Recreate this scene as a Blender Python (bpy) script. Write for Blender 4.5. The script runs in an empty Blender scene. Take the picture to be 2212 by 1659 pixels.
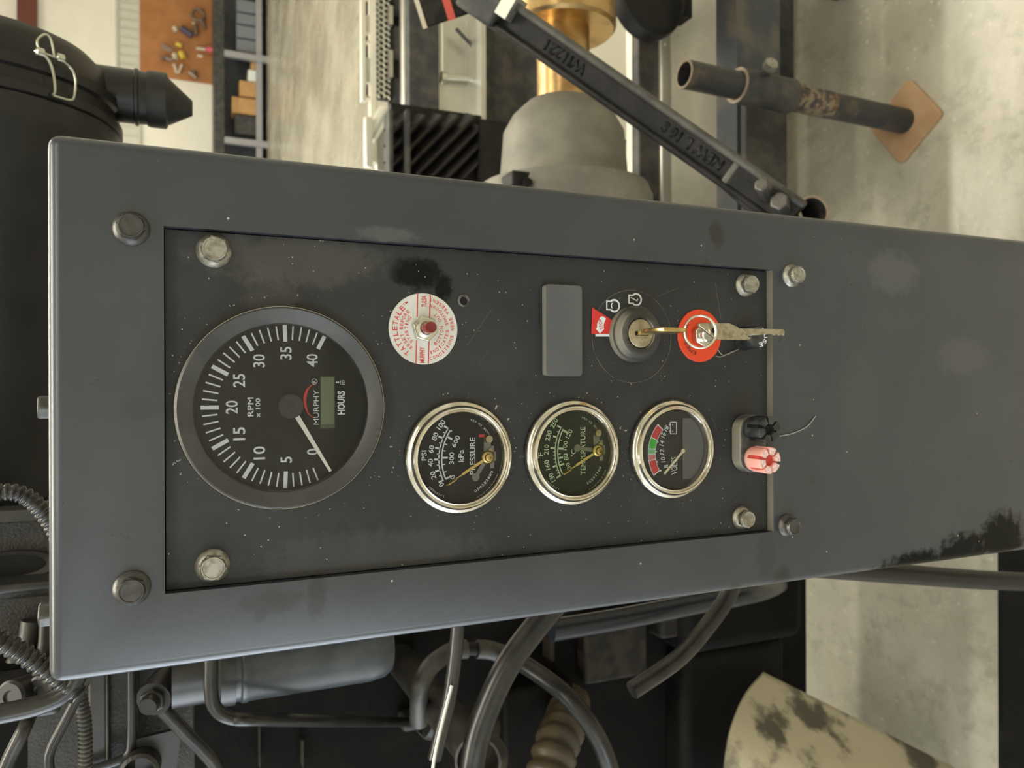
import bpy, math, random
from mathutils import Vector, Matrix
random.seed(4)
scene = bpy.context.scene
col = scene.collection
R = math.radians
# ------------------------------------------------------------------ camera
F, CX, CY = 1661.0, 1106.0, 829.5            # focal length and centre in pixels of the 2212 x 1659 frame
PITCH, ROLL, H = R(23.6), R(0.2), 1.40       # phone held sideways, looking down at the instrument post
CAM = Vector((0, 0, H))
FWD = Vector((0, math.cos(PITCH), -math.sin(PITCH)))
_up, _rt = Vector((1, 0, 0)), Vector((0, -math.sin(PITCH), -math.cos(PITCH)))
UPV = _up * math.cos(ROLL) + _rt * math.sin(ROLL)
RTV = _rt * math.cos(ROLL) - _up * math.sin(ROLL)
cd = bpy.data.cameras.new('camera')
cd.sensor_width = 36.0
cd.lens = F / 2212 * 36
cd.clip_start, cd.clip_end = 0.02, 100
cd.dof.use_dof = True
cd.dof.focus_distance = 0.405
cd.dof.aperture_fstop = 15.0
cam = bpy.data.objects.new('camera', cd)
col.objects.link(cam)
m = Matrix((RTV, UPV, -FWD)).transposed().to_4x4()
m.translation = CAM
cam.matrix_world = m
scene.camera = cam
# ------------------------------------------------------------------ light
scene.view_settings.view_transform = 'Standard'
scene.view_settings.look = 'None'
scene.view_settings.exposure = 0.0
scene.view_settings.gamma = 1.0
scene.view_settings.use_curve_mapping = False
w = bpy.data.worlds.new('world')
scene.world = w
w.use_nodes = True
w.node_tree.nodes['Background'].inputs[0].default_value = (0.82, 0.91, 1.0, 1)
w.node_tree.nodes['Background'].inputs[1].default_value = 6.0   # daylight through the left bay door and an added rear opening


def area(loc, rot, sx, sy, power, colr):
    l = bpy.data.lights.new('ceiling_lamp', 'AREA')
    l.shape, l.size, l.size_y, l.energy, l.color = 'RECTANGLE', sx, sy, power, colr
    o = bpy.data.objects.new('ceiling_lamp', l)
    o.location, o.rotation_euler = loc, rot
    col.objects.link(o)


WARM = (1.0, 0.94, 0.81)
for lx, ly, ln, pw in ((0.0, 0.5, 3.2, 190), (1.0, -3.2, 5.0, 120), (1.5, 4.2, 5.0, 215), (1.5, 7.8, 5.0, 175), (1.5, 11.4, 5.0, 195)):
    area((lx, ly, 5.3), (0, 0, 0), ln, 0.3, pw, WARM)

# ------------------------------------------------------------------ pixel helpers (a pixel and a real distance give a point)


def ray(x, y):
    return FWD + RTV * ((x - CX) / F) + UPV * ((CY - y) / F)


def at(x, y, Y):
    d = ray(x, y)
    return CAM + d * (Y / d.y)


def atz(x, y, z):
    d = ray(x, y)
    return CAM + d * ((z - H) / d.z)


def pxm(p, n):
    """n pixels at the distance of point p, in metres"""
    return n * (Vector(p) - CAM).dot(FWD) / F


YP = 0.415 * math.cos(PITCH)                 # the housing's front face stands 0.38 m ahead
PLATE = -0.005                               # the instrument plate lies 5 mm behind it


def pp(x, y, off=0.0):
    return at(x, y, YP - off)


# ------------------------------------------------------------------ mesh helpers


def empty(name, loc=(0, 0, 0), rot=(0, 0, 0)):
    o = bpy.data.objects.new(name, None)
    col.objects.link(o)
    o.location, o.rotation_euler = loc, rot
    return o


def tag(o, label=None, cat=None, group=None, kind=None):
    if label: o['label'] = label
    if cat: o['category'] = cat
    if group: o['group'] = group
    if kind: o['kind'] = kind
    return o


def thing(name, label, cat, loc=(0, 0, 0), rot=(0, 0, 0), group=None):
    return tag(empty(name, loc, rot), label, cat, group)


def frame(o, z, x=None):
    z = Vector(z).normalized()
    x = Vector(x) if x is not None else (Vector((1, 0, 0)) if abs(z.x) < 0.9 else Vector((0, 1, 0)))
    x = (x - z * x.dot(z)).normalized()
    m = Matrix((x, z.cross(x), z)).transposed().to_4x4()
    m.translation = Vector(o)
    return m


def smooth_path(pts, n=8):
    pts = [Vector(p) for p in pts]
    if len(pts) < 3:
        return [pts[0].lerp(pts[-1], i / n) for i in range(n + 1)]
    P = [pts[0] * 2 - pts[1]] + pts + [pts[-1] * 2 - pts[-2]]
    out = []
    for i in range(1, len(P) - 2):
        a, b, c, d = P[i - 1:i + 3]
        for k in range(n):
            t = k / n
            out.append(0.5 * (2 * b + (c - a) * t + (2 * a - 5 * b + 4 * c - d) * t * t + (3 * b - a - 3 * c + d) * t ** 3))
    out.append(pts[-1])
    return out


_tc = {}


def text_geo(s, offset=0.0):
    key = (s, offset)
    if key not in _tc:
        c = bpy.data.curves.new('t', 'FONT')
        c.body, c.offset, c.resolution_u = s, offset, 3
        o = bpy.data.objects.new('t', c)
        me = o.to_mesh()
        v = [tuple(p.co) for p in me.vertices]
        f = [tuple(p.vertices) for p in me.polygons]
        o.to_mesh_clear()
        bpy.data.objects.remove(o)
        bpy.data.curves.remove(c)
        _tc[key] = (v, f)
    return _tc[key]


class MB:
    def __init__(s, M=None):
        s.v, s.f, s.M = [], [], M

    def add(s, v, f, M=None):
        n = len(s.v)
        for p in v:
            p = Vector(p)
            if M is not None: p = M @ p
            if s.M is not None: p = s.M @ p
            s.v.append(p)
        s.f += [tuple(i + n for i in q) for q in f]
        return s

    def box(s, lo, hi, M=None):
        (a, b, c), (d, e, g) = lo, hi
        v = [(a, b, c), (d, b, c), (d, e, c), (a, e, c), (a, b, g), (d, b, g), (d, e, g), (a, e, g)]
        return s.add(v, [(0, 3, 2, 1), (4, 5, 6, 7), (0, 1, 5, 4), (1, 2, 6, 5), (2, 3, 7, 6), (3, 0, 4, 7)], M)

    def lathe(s, prof, n=48, M=None):
        v, f = [], []
        for r, h in prof:
            for k in range(n):
                a = 2 * math.pi * k / n
                v.append((r * math.cos(a), r * math.sin(a), h))
        for i in range(len(prof) - 1):
            for k in range(n):
                k2 = (k + 1) % n
                f.append((i * n + k, i * n + k2, (i + 1) * n + k2, (i + 1) * n + k))
        if prof[0][0] > 1e-9: f.append(tuple(range(n - 1, -1, -1)))
        if prof[-1][0] > 1e-9: f.append(tuple((len(prof) - 1) * n + k for k in range(n)))
        return s.add(v, f, M)

    def ring(s, prof, n=48, M=None):
        """closed profile revolved"""
        v, f, q = [], [], len(prof)
        for r, h in prof:
            for k in range(n):
                a = 2 * math.pi * k / n
                v.append((r * math.cos(a), r * math.sin(a), h))
        for i in range(q):
            j = (i + 1) % q
            for k in range(n):
                k2 = (k + 1) % n
                f.append((i * n + k, i * n + k2, j * n + k2, j * n + k))
        return s.add(v, f, M)

    def prism(s, poly, h0, h1, M=None):
        n = len(poly)
        if sum(poly[i][0] * poly[(i + 1) % n][1] - poly[(i + 1) % n][0] * poly[i][1] for i in range(n)) < 0:
            poly = poly[::-1]
        v = [(x, y, h0) for x, y in poly] + [(x, y, h1) for x, y in poly]
        f = [tuple(range(n - 1, -1, -1)), tuple(range(n, 2 * n))]
        f += [(i, (i + 1) % n, n + (i + 1) % n, n + i) for i in range(n)]
        return s.add(v, f, M)

    def tube(s, path, r, n=12, caps=True):
        path = [Vector(p) for p in path]
        L = len(path)
        rr = r if callable(r) else (lambda t: r)
        t0 = (path[1] - path[0]).normalized()
        x = t0.orthogonal().normalized()
        v, f = [], []
        for i, p in enumerate(path):
            t = (path[min(i + 1, L - 1)] - path[max(i - 1, 0)]).normalized()
            x = (x - t * x.dot(t)).normalized()
            y = t.cross(x)
            q = rr(i / (L - 1))
            for k in range(n):
                a = 2 * math.pi * k / n
                v.append(p + (x * math.cos(a) + y * math.sin(a)) * q)
        for i in range(L - 1):
            for k in range(n):
                k2 = (k + 1) % n
                f.append((i * n + k, i * n + k2, (i + 1) * n + k2, (i + 1) * n + k))
        if caps:
            f.append(tuple(range(n - 1, -1, -1)))
            f.append(tuple((L - 1) * n + k for k in range(n)))
        return s.add(v, f)

    def band(s, a0, a1, r0, r1, h, n=24, M=None):
        """flat ring sector"""
        v, f = [], []
        for i in range(n + 1):
            a = a0 + (a1 - a0) * i / n
            v += [(r0 * math.cos(a), r0 * math.sin(a), h), (r1 * math.cos(a), r1 * math.sin(a), h)]
        for i in range(n):
            q = (2 * i, 2 * i + 1, 2 * i + 3, 2 * i + 2)
            f.append(q if a1 > a0 else q[::-1])
        return s.add(v, f, M)

    def flat(s, poly, h, M=None):
        n = len(poly)
        if sum(poly[i][0] * poly[(i + 1) % n][1] - poly[(i + 1) % n][0] * poly[i][1] for i in range(n)) < 0:
            poly = poly[::-1]
        return s.add([(x, y, h) for x, y in poly], [tuple(range(n))], M)

    def line(s, p, q, wd, h, M=None):
        p, q = Vector(p), Vector(q)
        d = (q - p).normalized()
        k = Vector((-d.y, d.x)) * wd / 2
        return s.flat([tuple(p + k), tuple(p - k), tuple(q - k), tuple(q + k)], h, M)

    def text(s, t, c, wd, ht, h, rot=0.0, bold=0.0, slant=0.0, M=None):
        v, f = text_geo(t, bold)
        if not v: return s
        xs, ys = [p[0] for p in v], [p[1] for p in v]
        x0, x1, y0, y1 = min(xs), max(xs), min(ys), max(ys)
        sy = ht / max(y1 - y0, 1e-6)
        sx = wd / max(x1 - x0, 1e-6) if wd else sy
        ca, sa = math.cos(rot), math.sin(rot)
        out = []
        for p in v:
            b = (p[1] - (y0 + y1) / 2) * sy
            a = (p[0] - (x0 + x1) / 2) * sx + b * slant
            out.append((c[0] + a * ca - b * sa, c[1] + a * sa + b * ca, h))
        return s.add(out, f, M)

    def arc_text(s, t, c, r, a_mid, cap, h, adv, inside=False, bold=0.0, M=None):
        """letters on a circle; inside=True reads along the bottom of it"""
        sgn = 1 if inside else -1
        da = adv / r
        n = len(t)
        for i, ch in enumerate(t):
            if ch == ' ': continue
            a = a_mid + sgn * (i - (n - 1) / 2) * da
            rot = a + (math.pi / 2 if inside else -math.pi / 2)
            wd = adv * (0.32 if ch in 'I1.' else 0.86 if ch in 'MW' else 0.74)
            s.text(ch, (c[0] + r * math.cos(a), c[1] + r * math.sin(a)), wd, cap, h, rot, bold, M=M)
        return s

    def build(s, name, mt, parent=None, sharp=35, local=False, smooth=True):
        """world coordinates unless local; the origin sits at the parent's, or at the mesh's base centre"""
        if parent is not None:
            if local:
                o0 = None
            else:
                inv = (Matrix.LocRotScale(parent.location, parent.rotation_euler, None)).inverted()
                s.v = [inv @ p for p in s.v]
                o0 = None
        else:
            xs, ys, zs = zip(*s.v)
            o0 = Vector(((min(xs) + max(xs)) / 2, (min(ys) + max(ys)) / 2, min(zs)))
            s.v = [p - o0 for p in s.v]
        me = bpy.data.meshes.new(name)
        me.from_pydata([tuple(p) for p in s.v], [], s.f)
        me.validate()
        me.update()
        if smooth:
            me.polygons.foreach_set('use_smooth', [True] * len(me.polygons))
            me.set_sharp_from_angle(angle=R(sharp))
        me.materials.append(mt)
        o = bpy.data.objects.new(name, me)
        col.objects.link(o)
        if o0 is not None: o.location = o0
        if parent is not None: o.parent = parent
        return o


def bevel(o, wdt, seg=3, ang=40):
    b = o.modifiers.new('bevel', 'BEVEL')
    b.width, b.segments, b.limit_method, b.angle_limit = wdt, seg, 'ANGLE', R(ang)
    return o


def copy_tree(o, parent=None):
    c = o.copy()
    col.objects.link(c)
    c.parent = parent
    for ch in o.children:
        copy_tree(ch, c)
    return c


# ------------------------------------------------------------------ materials


class NT:
    def __init__(s, name):
        s.m = bpy.data.materials.new(name)
        s.m.use_nodes = True
        s.t = s.m.node_tree
        s.b = s.t.nodes['Principled BSDF']
        s.co = s.t.nodes.new('ShaderNodeTexCoord').outputs['Object']

    def n(s, kind, **kw):
        q = s.t.nodes.new(kind)
        for k, v in kw.items(): setattr(q, k, v)
        return q

    def put(s, sock, v):
        if isinstance(v, bpy.types.NodeSocket): s.t.links.new(v, sock)
        else: sock.default_value = v

    def math(s, op, a, b=0.0, clamp=False):
        q = s.n('ShaderNodeMath', operation=op, use_clamp=clamp)
        s.put(q.inputs[0], a)
        s.put(q.inputs[1], b)
        return q.outputs[0]

    def noise(s, scale, detail=3.0, rough=0.55, vec=None, dist=0.0):
        q = s.n('ShaderNodeTexNoise')
        q.inputs['Scale'].default_value, q.inputs['Detail'].default_value = scale, detail
        q.inputs['Roughness'].default_value, q.inputs['Distortion'].default_value = rough, dist
        s.put(q.inputs['Vector'], vec if vec is not None else s.co)
        return q.outputs['Fac']

    def ramp(s, v, lo, hi):
        q = s.n('ShaderNodeMapRange', clamp=True, interpolation_type='SMOOTHSTEP')
        s.put(q.inputs[0], v)
        q.inputs[1].default_value, q.inputs[2].default_value = lo, hi
        return q.outputs[0]

    def mix(s, fac, a, b):
        q = s.n('ShaderNodeMix', data_type='RGBA')
        s.put(q.inputs[0], fac)
        s.put(q.inputs[6], a if isinstance(a, bpy.types.NodeSocket) else (*a, 1))
        s.put(q.inputs[7], b if isinstance(b, bpy.types.NodeSocket) else (*b, 1))
        return q.outputs[2]

    def specks(s, scale, size, rate, vec=None):
        """sparse small dots: voronoi cells, a few of them filled"""
        q = s.n('ShaderNodeTexVoronoi')
        q.inputs['Scale'].default_value = scale
        s.put(q.inputs['Vector'], vec if vec is not None else s.co)
        sep = s.n('ShaderNodeSeparateColor')
        s.t.links.new(q.outputs['Color'], sep.inputs[0])
        near = s.math('LESS_THAN', q.outputs['Distance'], s.math('MULTIPLY', sep.outputs[1], size))
        return s.math('MULTIPLY', near, s.math('LESS_THAN', sep.outputs[0], rate))

    def bump(s, v, strength, dist):
        q = s.n('ShaderNodeBump')
        q.inputs['Strength'].default_value, q.inputs['Distance'].default_value = strength, dist
        s.put(q.inputs['Height'], v)
        s.t.links.new(q.outputs[0], s.b.inputs['Normal'])


def dusted(m, colr=(0.36, 0.335, 0.27), lo=0.55, hi=0.9, amount=0.85):
    """pale workshop dust that has settled on upward faces"""
    t = m.node_tree
    b = t.nodes['Principled BSDF']
    geo, sep = t.nodes.new('ShaderNodeNewGeometry'), t.nodes.new('ShaderNodeSeparateXYZ')
    t.links.new(geo.outputs['True Normal'], sep.inputs[0])
    mr = t.nodes.new('ShaderNodeMapRange')
    mr.clamp = True
    mr.inputs[1].default_value, mr.inputs[2].default_value, mr.inputs[4].default_value = lo, hi, amount
    t.links.new(sep.outputs[2], mr.inputs[0])
    mx = t.nodes.new('ShaderNodeMix')
    mx.data_type = 'RGBA'
    src = b.inputs['Base Color']
    if src.is_linked: t.links.new(src.links[0].from_socket, mx.inputs[6])
    else: mx.inputs[6].default_value = src.default_value
    mx.inputs[7].default_value = (*colr, 1)
    t.links.new(mr.outputs[0], mx.inputs[0])
    t.links.new(mx.outputs[2], src)
    return m


def mat(name, c, rough=0.5, metal=0.0, c2=None, scale=40, lo=0.4, hi=0.65, bump=0.0, bscale=400, bdist=0.0005, spec=0.5,
        speck=None, coat=0.0):
    """two-tone noise material: base colour, a second tone in noise patches, optional fine relief and specks"""
    s = NT(name)
    b = s.b
    cc = None
    if c2 is not None:
        cc = s.mix(s.ramp(s.noise(scale, 5), lo, hi), c, c2)
    if speck:
        sc, sz, rate, scol = speck
        cc = s.mix(s.specks(sc, sz, rate), cc if cc is not None else c, scol)
    s.put(b.inputs['Base Color'], cc if cc is not None else (*c, 1))
    b.inputs['Roughness'].default_value = rough
    b.inputs['Metallic'].default_value = metal
    b.inputs['Specular IOR Level'].default_value = spec
    b.inputs['Coat Weight'].default_value = coat
    if bump: s.bump(s.noise(bscale, 4), bump, bdist)
    return s.m


def stained(name, base, tone, rough, stains, speck, texture, spec=0.5):
    """painted sheet: base tone, dusty patches, and stains / smears / chips with shapes of their own (x, z, rx, rz, colour, strength)"""
    s = NT(name)
    sep = s.n('ShaderNodeSeparateXYZ')
    s.t.links.new(s.co, sep.inputs[0])
    X, Z = sep.outputs[0], sep.outputs[2]
    wob = s.math('MULTIPLY', s.math('SUBTRACT', s.noise(130, 6, 0.65), 0.5), 3.2)
    cc = s.mix(s.ramp(s.noise(16, 6, 0.6), 0.38, 0.72), base, tone)
    rg = s.math('ADD', s.math('MULTIPLY', s.noise(30, 4), 0.2), rough - 0.1)
    oil = None
    for x, z, rx, rz, colr, k in stains:
        dx = s.math('MULTIPLY', s.math('SUBTRACT', X, x), 1 / rx)
        dz = s.math('MULTIPLY', s.math('SUBTRACT', Z, z), 1 / rz)
        d = s.math('ADD', s.math('ADD', s.math('MULTIPLY', dx, dx), s.math('MULTIPLY', dz, dz)), wob)
        fac = s.math('MULTIPLY', s.ramp(d, 1.5, 0.35), k)
        cc = s.mix(fac, cc, colr)
        if colr[0] < 0.01: oil = fac if oil is None else s.math('MAXIMUM', oil, fac)
    cc = s.mix(s.specks(*speck), cc, (0.42, 0.40, 0.36))
    s.put(s.b.inputs['Base Color'], cc)
    s.put(s.b.inputs['Roughness'], rg)
    s.b.inputs['Specular IOR Level'].default_value = spec
    if oil is not None: s.put(s.b.inputs['Specular IOR Level'], s.math('MULTIPLY', s.math('SUBTRACT', 1.0, s.math('MULTIPLY', oil, 0.85)), spec))   # oil-soaked paint
    s.bump(s.noise(*texture[:2]), texture[2], 0.0004)
    return s.m


def glass_mat(name, tint=(1, 1, 1), gloss=0.06):
    m = bpy.data.materials.new(name)
    m.use_nodes = True
    t = m.node_tree
    t.nodes.clear()
    out, mx = t.nodes.new('ShaderNodeOutputMaterial'), t.nodes.new('ShaderNodeMixShader')
    tr, gl, fr = t.nodes.new('ShaderNodeBsdfTransparent'), t.nodes.new('ShaderNodeBsdfGlossy'), t.nodes.new('ShaderNodeFresnel')
    tr.inputs[0].default_value = (*tint, 1)
    gl.inputs[1 if gl.inputs[1].name == 'Roughness' else 'Roughness'].default_value = gloss
    fr.inputs[0].default_value = 1.33
    t.links.new(fr.outputs[0], mx.inputs[0])
    t.links.new(tr.outputs[0], mx.inputs[1])
    t.links.new(gl.outputs[0], mx.inputs[2])
    t.links.new(mx.outputs[0], out.inputs[0])
    return m


def P2(x, y, off=0.0):
    p = pp(x, y, off)
    return p.x, p.z


DK, LT = (0.012, 0.012, 0.013), (0.16, 0.165, 0.17)
house_org = Vector((-0.011, YP, 0.0))


def hs(x, y, rx, ry, colr=DK, k=0.8, off=0.0, org=house_org):
    a, b = P2(x, y, off)
    s = pxm(pp(x, y, off), 1)
    return (a - org.x, b - org.z, ry * s, rx * s, colr, k)


M = {}
M['house'] = stained('charcoal_paint', (0.031, 0.036, 0.046), (0.040, 0.045, 0.055), 0.31, [
    hs(835, 505, 70, 16, (0.14, 0.145, 0.15), 0.35), hs(1548, 505, 20, 30, DK, 0.95), hs(1525, 590, 12, 30, DK, 0.5),
    hs(590, 1300, 66, 26, DK, 0.7), hs(685, 1290, 20, 52, DK, 0.7), hs(560, 1330, 14, 18, DK, 0.6), hs(300, 885, 40, 26, DK, 0.3),
    hs(1990, 1222, 130, 34, (0.004, 0.004, 0.004), 1.0), hs(2165, 1165, 75, 62, (0.004, 0.004, 0.004), 1.0),
    hs(2085, 1195, 90, 44, (0.004, 0.004, 0.004), 1.0), hs(1690, 1250, 26, 26, DK, 0.9), hs(1590, 1272, 20, 10, DK, 0.8),
    hs(1655, 1200, 26, 60, DK, 0.35), hs(1755, 1035, 10, 10, DK, 0.5), hs(1930, 590, 75, 45, (0.11, 0.11, 0.115), 0.35),
    hs(2080, 770, 80, 40, (0.10, 0.10, 0.105), 0.3), hs(1860, 850, 60, 90, (0.05, 0.052, 0.055), 0.5),
], (170, 0.10, 0.06), (1400, 3, 0.10), 0.7)
M['plate'] = stained('matte_black_plate', (0.015, 0.016, 0.0185), (0.028, 0.029, 0.0315), 0.55, [
    hs(905, 590, 62, 34, (0.008, 0.008, 0.008), 0.95, PLATE), hs(960, 620, 20, 30, (0.008, 0.008, 0.008), 0.95, PLATE),
    hs(1490, 830, 26, 22, DK, 0.7, PLATE), hs(1130, 830, 14, 18, DK, 0.7, PLATE), hs(745, 1170, 30, 46, DK, 0.7, PLATE),
    hs(700, 1180, 18, 40, DK, 0.6, PLATE), hs(800, 1160, 16, 34, DK, 0.6, PLATE), hs(640, 560, 190, 60, (0.085, 0.082, 0.075), 0.45, PLATE),
    hs(590, 630, 60, 60, (0.075, 0.073, 0.07), 0.35, PLATE), hs(800, 1195, 260, 50, (0.075, 0.075, 0.078), 0.3, PLATE),
], (330, 0.16, 0.16), (1500, 4, 0.35))
M['bolt'] = mat('zinc_bolt', (0.40, 0.39, 0.35), 0.40, 0.8, (0.24, 0.22, 0.18), 260, bump=0.3, bscale=900, bdist=0.0003)
M['bolt_dark'] = mat('dull_bolt', (0.085, 0.083, 0.082), 0.36, 0.55, (0.06, 0.057, 0.052), 260, bump=0.3, bscale=900, bdist=0.0003)
M['chrome'] = mat('worn_chrome', (0.80, 0.77, 0.70), 0.16, 1.0, (0.66, 0.60, 0.50), 90, bump=0.12, bscale=300)
M['bezel'] = mat('black_bezel', (0.045, 0.046, 0.049), 0.40, 0.0, (0.06, 0.06, 0.06), 60)
M['hub'] = mat('dusty_hub', (0.020, 0.020, 0.021), 0.6, c2=(0.034, 0.033, 0.032), scale=400)
M['rim'] = mat('bezel_rim', (0.50, 0.47, 0.38), 0.25, 1.0)
M['dial'] = mat('dial_black', (0.009, 0.009, 0.0095), 0.7, spec=0.25, bump=0.2, bscale=1500, bdist=0.0003)
M['dial_green'] = mat('dial_green_black', (0.014, 0.016, 0.0125), 0.7, spec=0.25)
M['white'] = mat('print_white', (0.72, 0.76, 0.80), 0.6)
M['print_green'] = mat('print_pale_green', (0.62, 0.72, 0.64), 0.6)
M['needle'] = mat('needle_white', (0.86, 0.84, 0.78), 0.5)
M['cream_needle'] = mat('needle_cream', (0.80, 0.72, 0.50), 0.5)
M['lcd'] = mat('lcd_green', (0.13, 0.165, 0.09), 0.5)
M['lcd_dark'] = mat('lcd_frame', (0.06, 0.07, 0.03), 0.5)
M['red'] = mat('print_red', (0.62, 0.03, 0.03), 0.5)
M['label_red'] = mat('label_red_ink', (0.62, 0.06, 0.07), 0.5)
M['green'] = mat('print_green', (0.03, 0.50, 0.04), 0.5)
M['pale_green'] = mat('print_light_green', (0.18, 0.52, 0.22), 0.5)
M['pink'] = mat('print_pink', (0.62, 0.18, 0.20), 0.5)
M['label'] = mat('label_white', (0.66, 0.66, 0.64), 0.5, c2=(0.60, 0.58, 0.53), scale=60)
M['brass'] = mat('brass', (0.66, 0.50, 0.20), 0.28, 1.0, (0.52, 0.38, 0.15), 200)
M['brass_dull'] = mat('dull_brass', (0.42, 0.36, 0.25), 0.42, 0.9, (0.30, 0.25, 0.17), 200)
M['link'] = mat('grey_link', (0.20, 0.19, 0.17), 0.5)
M['nickel'] = mat('nickel', (0.74, 0.74, 0.68), 0.22, 1.0, (0.55, 0.53, 0.46), 150)
M['key'] = mat('key_nickel', (0.46, 0.41, 0.31), 0.36, 0.85, (0.34, 0.29, 0.2), 300, bump=0.25, bscale=700, bdist=0.0003)
M['ruby'] = mat('ruby_plastic', (0.16, 0.006, 0.010), 0.12, coat=0.6)
M['orange'] = mat('emergency_orange', (0.72, 0.06, 0.015), 0.4)
M['ink'] = mat('ink_brown', (0.09, 0.012, 0.01), 0.5)
M['rubber'] = mat('dusty_rubber', (0.035, 0.035, 0.035), 0.6, c2=(0.11, 0.10, 0.085), scale=60, lo=0.4, hi=0.8)
M['blank'] = mat('blank_grey', (0.088, 0.092, 0.098), 0.5, c2=(0.10, 0.105, 0.11), scale=30)
M['knob_black'] = mat('knob_black', (0.014, 0.016, 0.018), 0.35, c2=(0.05, 0.052, 0.05), scale=150)
M['knob_pink'] = mat('knob_salmon', (0.80, 0.36, 0.31), 0.4, c2=(0.82, 0.46, 0.38), scale=120)
M['knob_slot'] = mat('knob_slot_red', (0.55, 0.06, 0.05), 0.5)
M['knob_face'] = mat('knob_face_pink', (0.85, 0.62, 0.60), 0.45, c2=(0.6, 0.4, 0.38), scale=700)
M['fuse_base'] = mat('fuse_base', (0.05, 0.05, 0.05), 0.55, c2=(0.12, 0.115, 0.1), scale=200)
M['wire'] = mat('seal_wire', (0.30, 0.28, 0.24), 0.4, 0.7)
M['thread'] = mat('dirt_thread', (0.30, 0.31, 0.33), 0.7)
M['glass'] = glass_mat('gauge_glass')
M['glass_green'] = glass_mat('gauge_glass_green', (0.95, 0.97, 0.89))
M['decal_line'] = mat('decal_line', (0.13, 0.125, 0.115), 0.6, c2=(0.03, 0.03, 0.03), scale=120, lo=0.5, hi=0.62)
M['crumb'] = mat('pale_crumbs', (0.33, 0.315, 0.28), 0.8)
M['decal_line2'] = mat('scratch_grey', (0.09, 0.09, 0.09), 0.7)
for k_ in ('house', 'blank', 'fuse_base'):
    dusted(M[k_], lo=0.97 if k_ == 'house' else 0.6, hi=1.0 if k_ == 'house' else 0.9)
dusted(M['bolt'], amount=0.45)
dusted(M['bolt_dark'], amount=0.25)
dusted(M['rubber'], lo=0.3, hi=0.9, amount=0.8)
# ------------------------------------------------------------------ the instrument post
UPR = (R(90), 0, 0)      # local x right, y up, z out of the panel towards the viewer


def solid_cut(name, lo, hi, bev, cut_lo, cut_hi, mt, parent):
    """box with rounded edges and a rectangular window, as one mesh"""
    o = MB().box(lo, hi).build(name, mt, None, smooth=False)
    bevel(o, bev, 4)
    k = MB().box(cut_lo, cut_hi).build('cutter', mt, None, smooth=False)
    bo = o.modifiers.new('cut', 'BOOLEAN')
    bo.operation, bo.object, bo.solver = 'DIFFERENCE', k, 'EXACT'
    bpy.context.view_layer.update()
    me = bpy.data.meshes.new_from_object(o.evaluated_get(bpy.context.evaluated_depsgraph_get()))
    me.transform(o.matrix_world)
    me.transform(Matrix.Translation(-parent.location))
    for q in (o, k):
        d = q.data
        bpy.data.objects.remove(q)
        bpy.data.meshes.remove(d)
    me.name = name
    me.polygons.foreach_set('use_smooth', [True] * len(me.polygons))
    me.set_sharp_from_angle(angle=R(35))
    r = bpy.data.objects.new(name, me)
    col.objects.link(r)
    r.parent = parent
    return r


ZT = pp(101, 880).z
XL = (pp(108, 1484).x + pp(2200, 1192).x) / 2
XR = (pp(108, 287).x + pp(2200, 514).x) / 2
wl, wr = pp(355, 880).z, pp(1670, 880).z
wx0 = (pp(357, 1281).x + pp(1664, 1151).x) / 2
wx1 = (pp(354, 485).x + pp(1671, 585).x) / 2
house = thing('instrument_post', 'tall charcoal painted sheet metal post with a recessed rectangular instrument window', 'control post', house_org)
solid_cut('post_shell', (XL, YP, 0.0), (XR, YP + 0.10, ZT), 0.0055, (wx0, YP - 0.02, wr), (wx1, YP + 0.05, wl), M['house'], house)


def flange_bolt(name, x, y, off, parent, mt, rpx, tilt=0.0, org=None):
    c = pp(x, y, off)
    r = pxm(c, rpx)
    mb = MB(frame(c, (0, -1, 0), (math.cos(tilt), 0, math.sin(tilt))))
    mb.lathe([(r, 0), (r, 0.0008), (r * 0.93, 0.0016), (r * 0.74, 0.0030), (r * 0.70, 0.0031)], 32)
    hx = r * 0.77
    hexp = [(hx * math.cos(k * math.pi / 3), hx * math.sin(k * math.pi / 3)) for k in range(6)]
    mb.prism(hexp, 0.0026, 0.0066)
    mb.lathe([(hx * 0.98, 0.0058), (hx * 0.86, 0.0074), (hx * 0.76, 0.0074), (hx * 0.72, 0.0070), (0, 0.0070)], 32)
    return mb.build(name, mt, parent, 30)


for (x, y, rp, ti, mt) in ((284, 494, 37, 0.35, 'bolt_dark'), (285, 1270, 38, 0.15, 'bolt_dark'), (1709, 596, 25, 0.5, 'bolt'), (1700, 1134, 25, 0.2, 'bolt_dark')):
    flange_bolt('bolt', x, y, 0, house, M[mt], rp, ti)
for x, y in ((88, 880), (92, 1327)):     # hex bolts standing on the top edge
    c = at(x, y, YP + 0.03)
    mb = MB(frame((c.x, c.y, ZT), (0, 0, 1)))
    r = pxm(c, 28)
    mb.prism([(r * math.cos(k * math.pi / 3 + 0.5), r * math.sin(k * math.pi / 3 + 0.5)) for k in range(6)], 0, pxm(c, 34))
    bevel(mb.build('top_bolt', M['bolt_dark'], house), 0.0008, 2)

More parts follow.
